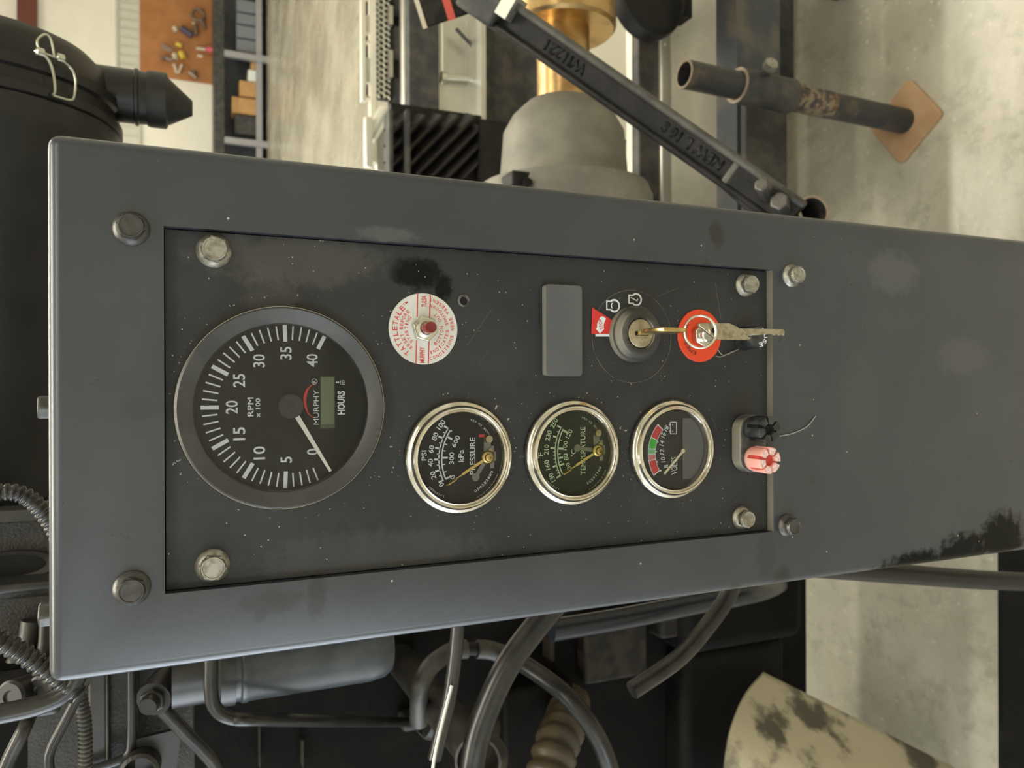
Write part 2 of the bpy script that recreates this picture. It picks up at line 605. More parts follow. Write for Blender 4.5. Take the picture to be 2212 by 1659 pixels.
plate = thing('instrument_plate', 'black textured instrument plate recessed in the window of the post', 'panel', house_org)
MB().box((wx0 + 0.0005, YP + 0.005, wr + 0.0005), (wx1 - 0.0005, YP + 0.008, wl - 0.0005)).build('plate_sheet', M['plate'], plate)
for (x, y, rp, ti, mt) in ((462, 542, 37, 0.2, 'bolt'), (459, 1221, 36, 0.4, 'bolt'), (1609, 616, 26, 0.45, 'bolt'), (1601, 1118, 25, 0.1, 'bolt')):
    flange_bolt('bolt', x, y, PLATE, plate, M[mt], rp, ti)
c = pp(1001, 650, PLATE)
MB(frame(c, (0, -1, 0))).ring([(0.0034, 0), (0.0034, 0.0006), (0.0024, 0.0009), (0.0021, 0.0003), (0.0021, 0)], 24).build('rivet_rim', M['decal_line'], plate)
MB(frame(c, (0, -1, 0))).lathe([(0.0020, 0.0), (0.0019, 0.0004), (0, 0.0005)], 20).build('rivet', M['dial'], plate)


class G:
    """an instrument on the plate: a root at its centre, local coordinates right / up / out"""

    def __init__(s, name, label, cat, x, y, off=PLATE, group=None):
        s.c = pp(x, y, off)
        s.off = off
        s.r = thing(name, label, cat, s.c, UPR, group)

    def l(s, x, y, h=0.0):
        p = pp(x, y, s.off + h)
        return (p.x - s.c.x, p.z - s.c.z)

    def px(s, n): return pxm(s.c, n)

    def size(s, x, y, wy, hx, h):
        """a width along image y and a height along image x, as metres on the dial"""
        a, b = s.l(x, y - wy / 2, h), s.l(x, y + wy / 2, h)
        c, d = s.l(x - hx / 2, y, h), s.l(x + hx / 2, y, h)
        return abs(a[0] - b[0]), abs(c[1] - d[1])

    def txt(s, mb, t, x, y, wy, hx, h, rot=0.0, bold=0.012, slant=0.0):
        wd, ht = s.size(x, y, wy, hx, h)
        return mb.text(t, s.l(x, y, h), wd, ht, h, rot, bold, slant)

    def part(s, name, mb, mt, parent=None, sharp=35, label=None):
        o = mb.build(name, M[mt] if isinstance(mt, str) else mt, None if parent else s.r, sharp, True) if parent is None else None
        if parent is not None:
            o = mb.build(name, M[mt], parent, sharp, True)
        if label: o['label'] = label
        if name in ('lettering', 'numerals', 'scale_marks', 'stripes', 'ignition_icons'): o['kind'] = 'stuff'
        return o


# ---- tachometer
g = G('tachometer', 'large round black tachometer with white needle, RPM scale and green hour display', 'gauge', 611, 880)
Rt = g.px(217)
D0 = 0.0012
g.part('rim_band', MB().lathe([(Rt, 0), (Rt, 0.0062), (Rt * 0.992, 0.0068), (Rt * 0.985, 0.0068), (Rt * 0.985, 0)], 96), 'rim')
g.part('bezel', MB().ring([(Rt * 0.988, 0.0005), (Rt * 0.988, 0.0069), (Rt * 0.97, 0.0078), (Rt * 0.835, 0.0056), (Rt * 0.822, 0.0050), (Rt * 0.822, 0.0005)], 96), 'bezel')
dial = g.part('dial', MB().lathe([(Rt * 0.825, 0.0002), (Rt * 0.825, D0), (0, D0)], 72), 'dial')
tick = MB()
HT = D0 + 0.0002
tc = g.l(623, 878, HT)
step = R(29.2)
sc = Rt / 217
for i in range(1, 41):
    a = R(90) + step * (20 - i) / 5
    big = i % 5 == 0
    r0, r1, wd = (sc * 140, sc * 176, sc * 8.5) if big else (sc * 144, sc * 174, sc * 3.2)
    ca, sa = math.cos(a), math.sin(a)
    tick.line((tc[0] + r0 * ca, tc[1] + r0 * sa), (tc[0] + r1 * ca, tc[1] + r1 * sa), wd, HT)
g.part('scale_marks', tick, 'white', dial)
num = MB()
for i in range(0, 45, 5):
    a = R(90) + step * (20 - i) / 5
    rr = sc * (115 if 5 <= i <= 35 else 112)
    num.text(str(i), (tc[0] + rr * math.cos(a), tc[1] + rr * math.sin(a)), (0.0062 if i > 5 else 0.0030), 0.0054, HT, 0, 0.012)
g.part('numerals', num, 'white', dial)
t = MB()
g.txt(t, 'RPM', 541, 879, 41, 13, HT)
g.txt(t, 'x 100', 557, 881, 41, 10, HT)
g.txt(t, 'MURPHY', 683, 880, 75, 11, HT, bold=0.0)
g.txt(t, 'HOURS', 737, 870, 51, 16, HT, bold=0.03)
g.txt(t, '1', 729, 826, 3, 7, HT)
g.txt(t, '10', 741, 826, 9, 7, HT)
p, q = g.l(735, 821, HT), g.l(735, 831, HT)
t.line(p, q, 0.0003, HT)
g.txt(t, 'R', 679, 824, 5, 6, HT)
cc = g.l(679, 824, HT)
t.band(0, 2 * math.pi, 0.00115, 0.00138, HT, 24, Matrix.Translation((cc[0], cc[1], 0)))
g.part('lettering', t, 'white', dial)
sw = MB()
up_, lo_ = [], []
for k in range(15):
    f_ = k / 14
    a = R(195) - f_ * R(195)
    cx_, cy_ = g.l(683, 868, HT)
    ex, ez = g.size(683, 868, 74, 52, HT)
    th = 0.0013 * math.sin(math.pi * f_ ** 1.7) + 0.0002
    up_.append((cx_ + ex * 0.5 * math.cos(a) + 0.0004, cy_ + (ez * 0.36 + th) * math.sin(a) + 0.0006))
    lo_.append((cx_ + ex * 0.485 * math.cos(a) + 0.0004, cy_ + ez * 0.36 * math.sin(a) + 0.0006))
for k in range(14):
    sw.add([(*up_[k], HT), (*lo_[k], HT), (*lo_[k + 1], HT), (*up_[k + 1], HT)], [(0, 1, 2, 3)])
g.part('red_swoosh', sw, 'red', dial)
a, b = g.l(692, 926, HT), g.l(723, 813, HT)
g.part('display_frame', MB().box((a[0], b[1], D0), (b[0], a[1], D0 + 0.0002)), 'lcd_dark', dial)
a, b = g.l(693, 917, HT), g.l(722, 814, HT)
bevel(g.part('display', MB().box((a[0], b[1], D0), (b[0], a[1], D0 + 0.0005)), 'lcd', dial), 0.0002)
pv = g.l(628, 877, 0.003)
tip = g.l(714, 1018, 0.003)
d = Vector((tip[0] - pv[0], tip[1] - pv[1]))
L = d.length
an = math.atan2(d.y, d.x)
Mn = Matrix.Translation((pv[0], pv[1], 0)) @ Matrix.Rotation(an, 4, 'Z')
g.part('needle', MB().prism([(L * 0.1, -0.0012), (L, -0.00065), (L, 0.00065), (L * 0.1, 0.0012)], 0.0027, 0.0031, Mn), 'needle')
g.part('needle_hub', MB().lathe([(0.0060, 0.0014), (0.0060, 0.0042), (0.0057, 0.0046), (0, 0.0046)], 36, Matrix.Translation((pv[0], pv[1], 0))), 'hub')
g.part('glass', MB().lathe([(Rt * 0.83, 0.0052), (Rt * 0.83, 0.0055), (0, 0.0055)], 64), 'glass')


# ---- chrome gauges
def chrome_case(g, Rg, dialmat, glassmat, k=1.0):
    g.part('bezel', MB().ring([(Rg * 0.97, 0), (Rg, 0.0010), (Rg, 0.0030), (Rg * 0.975, 0.0042), (Rg * 0.93, 0.0046), (Rg * 0.915, 0.0050), (Rg * 0.905, 0.0064),
                               (Rg * 0.885, 0.0072), (Rg * 0.855, 0.0070), (Rg * 0.84, 0.0060), (Rg * 0.815, 0.0062), (Rg * 0.80, 0.0054), (Rg * 0.785, 0.0040), (Rg * 0.785, 0.0)], 96), 'chrome', sharp=50)
    dl = g.part('dial', MB().lathe([(Rg * 0.79, 0.0), (Rg * 0.79, 0.0004), (0, 0.0004)], 64), dialmat)
    g.part('glass', MB().lathe([(Rg * 0.79, 0.0048), (Rg * 0.79, 0.0050), (0, 0.0052)], 48), glassmat)
    return dl


def twin_scale(g, dl, hub, ends, mid, ink, out_n, in_n, marks_out, marks_in, words, serial):
    hz = 0.0006
    hb = Vector(g.l(*hub, hz))
    e0, e1, em = (Vector(g.l(*e, hz)) - hb for e in (*ends, mid))
    r = em.length
    a0, a1 = math.atan2(e0.y, e0.x), math.atan2(e1.y, e1.x)
    lw = 0.0007
    T = Matrix.Translation((hb.x, hb.y, 0))
    mb = MB()
    mb.band(a0, a1, r, r + lw, hz, 32, T)
    mb.band(a0, a1, r - 0.0016, r - 0.0016 + lw, hz, 32, T)
    for k, fr, ln in marks_out:
        a = a0 + (a1 - a0) * k
        u = Vector((math.cos(a), math.sin(a)))
        mb.line(hb + u * r, hb + u * (r + ln), fr, hz)
    for k, fr, ln in marks_in:
        a = a0 + (a1 - a0) * k
        u = Vector((math.cos(a), math.sin(a)))
        mb.line(hb + u * (r - 0.0016 - ln), hb + u * (r - 0.0012), fr, hz)
    g.part('scale_marks', mb, ink, dl)
    mb = MB()
    for s_, x, y, wy, hx in out_n + in_n:
        q = Vector(g.l(x, y, hz)) - hb
        g.txt(mb, s_, x, y, wy, hx, hz, math.atan2(q.y, q.x) - R(90), 0.014)
    g.part('numerals', mb, ink, dl)
    mb = MB()
    for s_, x, y, wy, hx in words:
        g.txt(mb, s_, x, y, wy, hx, hz, 0, 0.012)
    rr = g.Rg * 0.70
    mb.arc_text(serial[0], (0, 0), rr, R(226), 0.0014, hz, 0.0017, True, 0.01)
    mb.arc_text(serial[1], (0, 0), rr, R(-38), 0.0011, hz, 0.0013, True, 0.01)
    mb.arc_text(serial[2], (0, 0), rr * 1.06, R(145), 0.0010, hz, 0.0013, False, 0.01)
    g.part('lettering', mb, ink, dl)


def movement(g, hub, tip, link_end, post, flag):
    hb, tp = Vector(g.l(*hub, 0.0022)), Vector(g.l(*tip, 0.0026))
    T = Matrix.Translation((hb.x, hb.y, 0))
    n = MB()
    mid_ = hb.lerp(tp, 0.62)
    u = (tp - hb).normalized()
    k = Vector((-u.y, u.x))
    n.prism([tuple(hb + k * 0.0007), tuple(hb - k * 0.0007), tuple(mid_ - k * 0.0007), tuple(mid_ + k * 0.0007)], 0.0022, 0.0025)
    n.prism([tuple(mid_ - u * 0.001 + k * 0.0003), tuple(mid_ - u * 0.001 - k * 0.0003), tuple(tp - k * 0.0003), tuple(tp + k * 0.0003)], 0.0025, 0.0028)
    n.prism([tuple(mid_ + u * 0.004 + k * 0.0008), tuple(mid_ + u * 0.004 - k * 0.0004), tuple(tp - k * 0.0003), tuple(tp - u * 0.001 + k * 0.0009)], 0.0026, 0.0028)
    g.part('needle', n, 'brass')
    le = Vector(g.l(*link_end, 0.0016))
    n = MB()
    u = (le - hb).normalized()
    k = Vector((-u.y, u.x))
    n.prism([tuple(hb + k * 0.0012), tuple(hb - k * 0.0012), tuple(le - k * 0.0010), tuple(le + k * 0.0010)], 0.0012, 0.0016)
    n.lathe([(0.0021, 0.0010), (0.0021, 0.0018), (0.0008, 0.0020), (0, 0.0019)], 24, Matrix.Translation((le.x, le.y, 0)))
    po = Vector(g.l(*post, 0.0018))
    u = (po - hb).normalized()
    k = Vector((-u.y, u.x))
    n.prism([tuple(hb + k * 0.0020), tuple(hb - k * 0.0020), tuple(po - k * 0.0020), tuple(po + k * 0.0020)], 0.0008, 0.0012)
    g.part('link_arm', n, 'link')
    g.part('hub', MB().lathe([(0.0035, 0.0010), (0.0037, 0.0016), (0.0037, 0.0026), (0.0030, 0.0032), (0.0022, 0.0033), (0.0019, 0.0042), (0.0010, 0.0044), (0.0008, 0.0036), (0, 0.0036)], 32, T), 'brass')
    g.part('post', MB().lathe([(0.0022, 0.0008), (0.0022, 0.0034), (0.0019, 0.0040), (0, 0.0040)], 28, Matrix.Translation((po.x, po.y, 0))), 'brass_dull')
    t2 = hb + Vector((0.0045, -0.0035))
    g.part('spring_tab', MB().prism([(hb.x + 0.001, hb.y - 0.001), (t2.x - 0.002, t2.y - 0.0003), (t2.x, t2.y + 0.001), (t2.x + 0.0006, t2.y + 0.002), (hb.x + 0.003, hb.y + 0.0005)], 0.0014, 0.0022), 'brass_dull')
    # bracket at the foot of the dial, behind the rim
    bz = -g.Rg * 0.60
    g.part('bracket', MB().box((hb.x - 0.006, bz - 0.0022, 0.0006), (hb.x + 0.006, bz, 0.0012)).box((hb.x - 0.002, bz - 0.003, 0.0012), (hb.x + 0.003, bz - 0.0008, 0.0022)), 'link')
    if flag:
        f_ = g.l(*flag, 0.0016)
        g.part('red_flag', MB().box((f_[0] - 0.0009, f_[1] - 0.0018, 0.0013), (f_[0] + 0.0007, f_[1] + 0.0014, 0.0018)), 'red')


NOTCH = [(k / 10, 0.0006 if k % 2 else 0.0010, 0.0016 if k % 2 else 0.0030) for k in range(11)]
g = G('pressure_gauge', 'chrome ringed oil pressure gauge marked PSI and kPa, next to the tachometer', 'gauge', 990, 987, group='chrome gauges in a row')
g.Rg = g.px(121)
dl = chrome_case(g, g.Rg, 'dial', 'glass')
twin_scale(g, dl, (1054, 988), ((958, 1037), (970.5, 928)), (950, 980), 'white',
           [('0', 953.6, 1047, 8, 11), ('20', 935.7, 1026.6, 17, 11), ('40', 930, 999.7, 17, 11), ('60', 931.6, 970.4, 17, 11), ('80', 939.8, 942.8, 17, 11), ('100', 952.8, 917.5, 22, 11)],
           [('0', 978, 1031, 8, 10), ('300', 975.6, 990, 26, 10), ('600', 984.5, 953.4, 26, 10)],
           NOTCH, [(0, 0.0010, 0.0030), (0.14, 0.0005, 0.0014), (0.29, 0.0005, 0.0014), (0.43, 0.0010, 0.0030), (0.57, 0.0005, 0.0014), (0.71, 0.0005, 0.0014), (0.86, 0.0010, 0.0030), (1, 0.0008, 0.0006)],
           [('PSI', 916, 984, 22, 11), ('kPa', 996, 985, 26, 12), ('PRESSURE', 1021, 985, 80, 12)], ('05058280D', 'MADE IN USA', 'LICENSED'))
movement(g, (1054, 988), (964, 1048), (1027.6, 1030.7), (1054, 948), (1040, 941))
g = G('temperature_gauge', 'chrome ringed water temperature gauge with green tinted black dial, middle of the chrome gauges', 'gauge', 1234, 977, group='chrome gauges in a row')
g.Rg = g.px(113)
dl = chrome_case(g, g.Rg, 'dial_green', 'glass_green')
mo = [(0.0, 0.0010, 0.0030), (0.07, 0.0005, 0.0016), (0.13, 0.0005, 0.0016), (0.22, 0.0010, 0.0030), (0.29, 0.0005, 0.0016), (0.36, 0.0005, 0.0016), (0.43, 0.0005, 0.0016),
      (0.50, 0.0005, 0.0016), (0.57, 0.0010, 0.0034), (0.67, 0.0005, 0.0016), (0.79, 0.0010, 0.0030), (0.90, 0.0005, 0.0016), (1, 0.0010, 0.0030)]
twin_scale(g, dl, (1292, 973.6), ((1210.4, 1027), (1211.5, 924)), (1200.6, 970.6), 'print_green',
           [('130', 1192.3, 1031.6, 20, 10), ('160', 1181.8, 1004.5, 22, 10), ('210', 1180.3, 971.3, 22, 10), ('230', 1184.8, 941.2, 23, 10), ('250', 1196.9, 914, 22, 10)],
           [('30', 1227.8, 1006.7, 14, 9), ('80', 1222.5, 987, 15, 10), ('100', 1221, 962.3, 20, 9), ('120', 1229.3, 937.4, 20, 9)],
           mo, [(0.2, 0.0010, 0.0028), (0.27, 0.0005, 0.0014), (0.36, 0.0010, 0.0028), (0.45, 0.0005, 0.0014), (0.57, 0.0012, 0.0034), (0.76, 0.0005, 0.0014), (0.98, 0.0012, 0.0034)],
           [('F', 1168, 981, 8, 10), ('o', 1163, 988, 4, 4), ('C', 1239, 976, 10, 10), ('o', 1235, 984, 4, 4), ('TEMPERATURE', 1259.4, 974.3, 104, 11)], ('10591100', 'MADE IN USA', 'LICENSED'))
movement(g, (1292, 973.6), (1215, 1024.8), (1247.4, 967.6), (1289, 935), None)
g = G('voltmeter', 'chrome ringed volt meter with red and green colour band, beside the fuse knobs', 'gauge', 1449, 970, group='chrome gauges in a row')
g.Rg = g.px(106)
dl = chrome_case(g, g.Rg, 'dial', 'glass')
hz = 0.0006
pv = Vector(g.l(1474.5, 976, hz))
po_ = Vector(g.l(1402, 963, hz)) - pv
pi_ = Vector(g.l(1416.7, 961.5, hz)) - pv
T = Matrix.Translation((pv.x, pv.y, 0))
ro, ri = po_.length, pi_.length
ang = lambda x, y: math.atan2(*reversed(Vector(g.l(x, y, hz)) - pv))
A = [ang(1420, 1020), ang(1411, 993), ang(1408, 981), ang(1407, 970), ang(1407, 945), ang(1419, 915)]
g.part('scale_border', MB().band(A[0] + 0.02, A[5] - 0.02, ri - 0.0004, ro + 0.0004, hz, 40, T), 'white', dl)
for nm, mt, k0, k1, ins in (('red_band', 'red', 0, 1, 0), ('pink_band', 'pink', 1, 2, 0), ('pale_green_band', 'pale_green', 2, 3, 0), ('green_band', 'green', 3, 4, 0), ('red_band', 'red', 4, 5, 0)):
    g.part(nm, MB().band(A[k0] - 0.012, A[k1] + 0.012, ri, ro, hz + 0.0001, 16, T), mt, dl)
mb = MB()
for s_, x, y, wy in (('8', 1437.6, 1007.6, 8), ('10', 1431, 993, 13), ('12', 1428.2, 975.8, 13), ('14', 1428.2, 957, 13), ('16', 1431.8, 939.7, 13), ('18', 1437.6, 925.2, 13)):
    q = Vector(g.l(x, y, hz)) - pv
    a = math.atan2(q.y, q.x)
    g.txt(mb, s_, x + 1.5, y, wy * 0.85, 9.5, hz, (a - R(90)) * 0.55, 0.008, 0.12)
    u = Vector((math.cos(a), math.sin(a)))
    mb.line(pv + u * (ri - 0.0012), pv + u * ri, 0.0008, hz)
g.part('numerals', mb, 'white', dl)
mb = MB()
g.txt(mb, 'VOLTS', 1456.5, 1006, 38, 13, hz, 0, -0.005)
for a, b in (((1448, 912), (1448, 937)), ((1461, 912), (1461, 937)), ((1448, 912), (1461, 912)), ((1448, 937), (1461, 937)), ((1446, 915), (1446, 919)), ((1446, 930), (1446, 934)), ((1453, 916), (1453, 919)), ((1453, 930), (1453, 933))):
    mb.line(g.l(*a, hz), g.l(*b, hz), 0.0005, hz)
g.part('lettering', mb, 'white', dl)
cut = g.l(1476, 970, 0.0018)[1]
rr = g.Rg * 0.785
poly = [(rr * math.cos(a), rr * math.sin(a)) for a in [R(180 + 180 * k / 24) for k in range(25)] if rr * math.sin(a) < cut - 0.004]
poly = [(-rr * 0.80, cut), ] + [(x, y) for x, y in poly] + [(rr * 0.80, cut)]
bevel(g.part('cover_plate', MB().prism(poly, 0.0006, 0.0018), 'blank'), 0.0004, 2)
tp = Vector(g.l(1434.7, 1023.6, 0.0014))
pb = Vector(g.l(1476, 974, 0.0014))
u = (tp - pb).normalized()
k = Vector((-u.y, u.x)) * 0.0007
g.part('needle', MB().prism([tuple(pb + k), tuple(pb - k), tuple(tp - k), tuple(tp + k)], 0.0012, 0.0016).lathe([(0.0013, 0.001), (0.0013, 0.0019), (0, 0.0019)], 16, Matrix.Translation((pb.x, pb.y + 0.0003, 0))), 'cream_needle')

# ---- reset button
g = G('reset_button', 'round white label with red print, hex nut and dark red push button', 'push button', 914.5, 710.5)
r = g.px(77)
lb = g.part('label_disc', MB().lathe([(r, 0), (r, 0.0006), (r * 0.99, 0.0008), (0, 0.0008)], 64), 'label')
hz = 0.0009
mb = MB()
for x in (902.5, 929.5):
    a = g.l(x, 633 if x < 910 else 637, hz); b = g.l(x - 4, 786, hz)
    for q0, q1 in ((0, 0.34), (0.66, 1)):
        va, vb = Vector(a), Vector(b)
        mb.line(va.lerp(vb, q0), va.lerp(vb, q1), 0.0006, hz)
g.part('stripes', mb, 'label_red', lb)
mb = MB()
g.txt(mb, 'TULSA', 916, 651, 24, 11, hz, 0, 0.02)
g.txt(mb, 'MURPHY', 912, 767, 34, 11, hz, 0, 0.02)
mb.arc_text('TATTLETALE', (0, 0), r * 0.83, R(96), 0.0027, hz, 0.00285, False, 0.014)
mb.arc_text('TM', (0, 0), r * 0.87, R(38), 0.0012, hz, 0.0015, False, 0.01)
mb.arc_text('RESET BEFORE', (0, 0), r * 0.65, R(94), 0.0018, hz, 0.0019, False, 0.012)
mb.arc_text('STARTING', (0, 0), r * 0.51, R(94), 0.0018, hz, 0.0019, False, 0.012)
mb.arc_text('BUTTON OUT', (0, 0), r * 0.53, R(270), 0.0018, hz, 0.0019, True, 0.012)
mb.arc_text('INDICATES SHUTDOWN', (0, 0), r * 0.69, R(270), 0.0018, hz, 0.0019, True, 0.012)
mb.arc_text('CONDITIONS WERE PRESENT', (0, 0), r * 0.85, R(270), 0.0018, hz, 0.0019, True, 0.012)
g.part('lettering', mb, 'label_red', lb)
hxr = g.px(29)
nut = MB().prism([(hxr * math.cos(k * math.pi / 3 + 0.25), hxr * math.sin(k * math.pi / 3 + 0.25)) for k in range(6)], 0.0008, 0.0042)
bevel(g.part('hex_nut', nut, 'nickel'), 0.0005, 2)
g.part('collar', MB().lathe([(hxr * 0.72, 0.004), (hxr * 0.68, 0.0052), (hxr * 0.5, 0.0056), (hxr * 0.46, 0.005)], 36), 'nickel')
g.part('push_cap', MB().lathe([(hxr * 0.44, 0.0045), (hxr * 0.44, 0.0132), (hxr * 0.38, 0.0142), (hxr * 0.2, 0.0140), (0, 0.0138)], 32), 'ruby')

# ---- blank cover
g = G('blank_cover', 'plain grey rounded rectangular blank cover between reset button and key switch', 'cover', 1214, 716)
a, b = g.l(1171, 813), g.l(1250, 619)
x0, x1, y0, y1 = a[0], b[0], b[1], a[1]


def rrect(x0, y0, x1, y1, r, n=6):
    out = []
    for cx_, cy_, a0 in ((x1 - r, y1 - r, 0), (x0 + r, y1 - r, 90), (x0 + r, y0 + r, 180), (x1 - r, y0 + r, 270)):
        for k in range(n + 1):
            q = R(a0 + 90 * k / n)
            out.append((cx_ + r * math.cos(q), cy_ + r * math.sin(q)))
    return out


bevel(g.part('cover_body', MB().prism(rrect(x0, y0, x1, y1, 0.0024), 0, 0.0044), 'blank'), 0.0005, 3, 60)

# ---- key switch
g = G('key_switch', 'key switch with black rubber ring and steel lock face on a round decal', 'switch', 1368, 722)
hz = 0.0003
dc = Vector(g.l(1366, 727, hz))
rd = g.px(100)
dec = MB()
flat_z = g.l(1277, 700, hz)[1] - dc.y
pts = []
for k in range(73):
    a = R(360 * k / 72)
    x, z = rd * math.cos(a), rd * math.sin(a)
    pts.append((dc.x + x, dc.y + min(z, flat_z)))
for k in range(72):
    if (Vector(pts[k]) - Vector(pts[k + 1])).length > 1e-6:
        dec.line(pts[k], pts[k + 1], 0.00035, hz)
decal = g.part('decal_outline', dec, 'decal_line')
wedge = [g.l(x, y, hz) for x, y in ((1279, 664), (1323, 692), (1317, 722), (1277, 722))]
g.part('red_wedge', MB().flat(wedge, hz + 0.0001), 'red', decal)
ar = [(1303, 684), (1308.5, 688), (1304, 700), (1303.5, 710), (1305.5, 710), (1295.5, 720.5), (1286, 709.5), (1289, 709), (1289.5, 700), (1293, 690), (1297.5, 683.5)]
mb = MB().flat([g.l(x, y, hz) for x, y in ar], hz + 0.0002)
a, b = g.l(1286, 724.5, hz), g.l(1318, 724.5, hz)
mb.line(a, b, 0.0013, hz + 0.0001)
g.part('stop_arrow', mb, 'white', decal)
mb = MB()
g.txt(mb, 'STOP', 1297.5, 700, 23, 7, hz + 0.0003, R(8), 0.02)
g.part('stop_lettering', mb, 'label_red', decal)
mb = MB()
for (x, y, kind) in ((1327, 660.5, 0), (1374.5, 647, 1)):
    q = g.l(x, y, hz)
    rr = g.px(14)
    T = Matrix.Translation((q[0], q[1], 0))
    mb.band(R(130), R(410), rr * 0.74, rr * 1.02, hz, 30, T)
    wv = rr * 0.42
    for sg in (-1, 1):
        mb.line((q[0] + sg * rr * 0.62, q[1] + rr * 0.6), (q[0] + sg * rr * 0.62, q[1] + rr * 1.30), rr * 0.22, hz)
    mb.line((q[0] - rr * 0.72, q[1] + rr * 1.32), (q[0] + rr * 0.72, q[1] + rr * 1.32), rr * 0.22, hz)
    if kind == 0:
        mb.band(R(35), R(145), rr * 0.42, rr * 0.60, hz, 14, T)
    else:
        mb.line((q[0] + rr * 0.30, q[1] + rr * 1.0), (q[0] - rr * 0.25, q[1] - rr * 0.20), rr * 0.16, hz)
        mb.line((q[0] - rr * 0.25, q[1] - rr * 0.15), (q[0] + rr * 0.15, q[1] - rr * 0.25), rr * 0.16, hz)
g.part('ignition_icons', mb, 'white', decal)
rl = g.px(61)
g.part('flange_ring', MB().lathe([(rl, 0), (rl, 0.0030), (rl * 0.98, 0.0038), (rl * 0.86, 0.0042), (rl * 0.8, 0.0042)], 56), 'rubber')
g.part('rubber_ring', MB().ring([(rl * 0.90, 0.001), (rl * 0.92, 0.0035), (rl * 0.88, 0.0068), (rl * 0.78, 0.0086), (rl * 0.66, 0.0090), (rl * 0.56, 0.0086), (rl * 0.52, 0.0074), (rl * 0.52, 0.001)], 56), 'rubber', sharp=60)
FACE = 0.0082
g.part('lock_face', MB().lathe([(rl * 0.50, 0.001), (rl * 0.50, FACE - 0.0003), (rl * 0.47, FACE), (0, FACE)], 48), 'key')
g.part('key_slot', MB().box((-0.0012, -0.0052, FACE), (0.0012, 0.0040, FACE + 0.0002)), 'dial')
sw_c = g.c.copy()

# ---- the key in the lock, its ring and the spare key
kx, kz = sw_c.x, sw_c.z
yl = sw_c.y - FACE
key = thing('ignition_key', 'brass coloured key standing edge on in the lock of the key switch', 'key', (kx, yl, kz))
MB().box((kx - 0.0010, yl - 0.010, kz - 0.0036), (kx + 0.0010, yl - 0.0002, kz + 0.0030)).build('key_blade', M['brass'], key)
bw = [(-0.009, -0.0045), (-0.011, -0.0085), (-0.017, -0.0105), (-0.029, -0.0105), (-0.033, -0.007), (-0.033, 0.007), (-0.029, 0.0095), (-0.017, 0.0095), (-0.011, 0.007), (-0.009, 0.004)]
bevel(MB(Matrix(((0, 0, 1, kx), (1, 0, 0, yl), (0, 1, 0, kz), (0, 0, 0, 1)))).prism(bw, -0.0011, 0.0011).build('key_bow', M['brass'], key), 0.0004, 2)
KO = YP - (yl - 0.0295)                       # how far the ring stands off the post's face
rc = pp(1511, 717, KO)
ring = thing('key_ring', 'thin split ring of nickel wire hanging on the key in the lock', 'key ring', rc)
rr_ = pxm(rc, 35)
pts = []
for k in range(73):
    a = R(70 + 5 * k * 1.9)
    pts.append(rc + Vector((rr_ * math.cos(a), -0.0012 + 0.0016 * k / 72 + 0.004 * math.sin(a), rr_ * 0.86 * math.sin(a))))
MB().tube(pts, 0.0006, 8).build('ring_wire', M['nickel'], ring)
ko = KO + 0.002
spare = thing('spare_key', 'worn nickel spare key hanging from the key ring below the lock', 'key', pp(1560, 718, ko))


def flatpoly(pts, off, th, name, mt, parent, bev=0.0003):
    v = [pp(x, y, off) for x, y in pts]
    mb = MB(Matrix(((1, 0, 0, 0), (0, 0, -1, v[0].y), (0, 1, 0, 0), (0, 0, 0, 1))))
    mb.prism([(p.x, p.z) for p in v], -th, 0)
    return bevel(mb.build(name, mt, parent), bev, 2)


flatpoly([(1511, 699), (1516, 697.5), (1576, 698), (1592, 705), (1622, 731), (1619, 734), (1554, 733), (1546, 731), (1511, 704)], ko, 0.0022, 'key_bow', M['key'], spare)
bl = flatpoly([(1597, 709.5), (1692, 711), (1696, 716), (1694, 726), (1688, 722), (1684, 725.5), (1679, 722), (1674, 725), (1668, 721.5), (1658, 722), (1616, 725)], ko, 0.0018, 'key_blade', M['key'], spare)
mb = MB(Matrix(((1, 0, 0, 0), (0, 0, -1, pp(1580, 715, ko).y - 0.0001), (0, 1, 0, 0), (0, 0, 0, 1))))
for i, (x, y) in enumerate(((1553, 712), (1566, 716), (1580, 721))):
    p = pp(x, y, ko)
    mb.text(('E1', '21', '55')[i], (p.x, p.z), 0.0042, 0.0026, 0, R(-35), 0.0)
mb.build('stamped_marks', M['brass_dull'], spare)
p = pp(1541, 714.5, ko)
MB(frame(p + Vector((0, -0.00015, 0)), (0, -1, 0))).lathe([(0.0014, 0), (0.0014, 0.0001), (0, 0.0001)], 16).build('ring_hole', M['dial'], spare)

# ---- emergency button
g = G('emergency_button', 'bright orange red EMERGENCY disc with a shiny hex nut behind the keys', 'push button', 1510, 725.5)
r = g.px(57)
lb = g.part('label_disc', MB().lathe([(r, 0), (r, 0.0007), (r * 0.98, 0.0010), (0, 0.0010)], 56), 'orange')
mb = MB()
mb.arc_text('EMERGENCY', (0, 0), r * 0.70, R(97), 0.0024, 0.0012, 0.0030, False, 0.0)
g.part('lettering', mb, 'ink', lb)
hxr = g.px(25)
bevel(g.part('hex_nut', MB().prism([(hxr * math.cos(k * math.pi / 3 + 0.1), hxr * math.sin(k * math.pi / 3 + 0.1)) for k in range(6)], 0.001, 0.0055), 'nickel'), 0.0005, 2)
g.part('stud', MB().lathe([(hxr * 0.62, 0.0055), (hxr * 0.60, 0.0085), (hxr * 0.5, 0.0092), (0, 0.0092)], 28), 'nickel')
p0 = pp(1550, 755, PLATE + 0.0012)
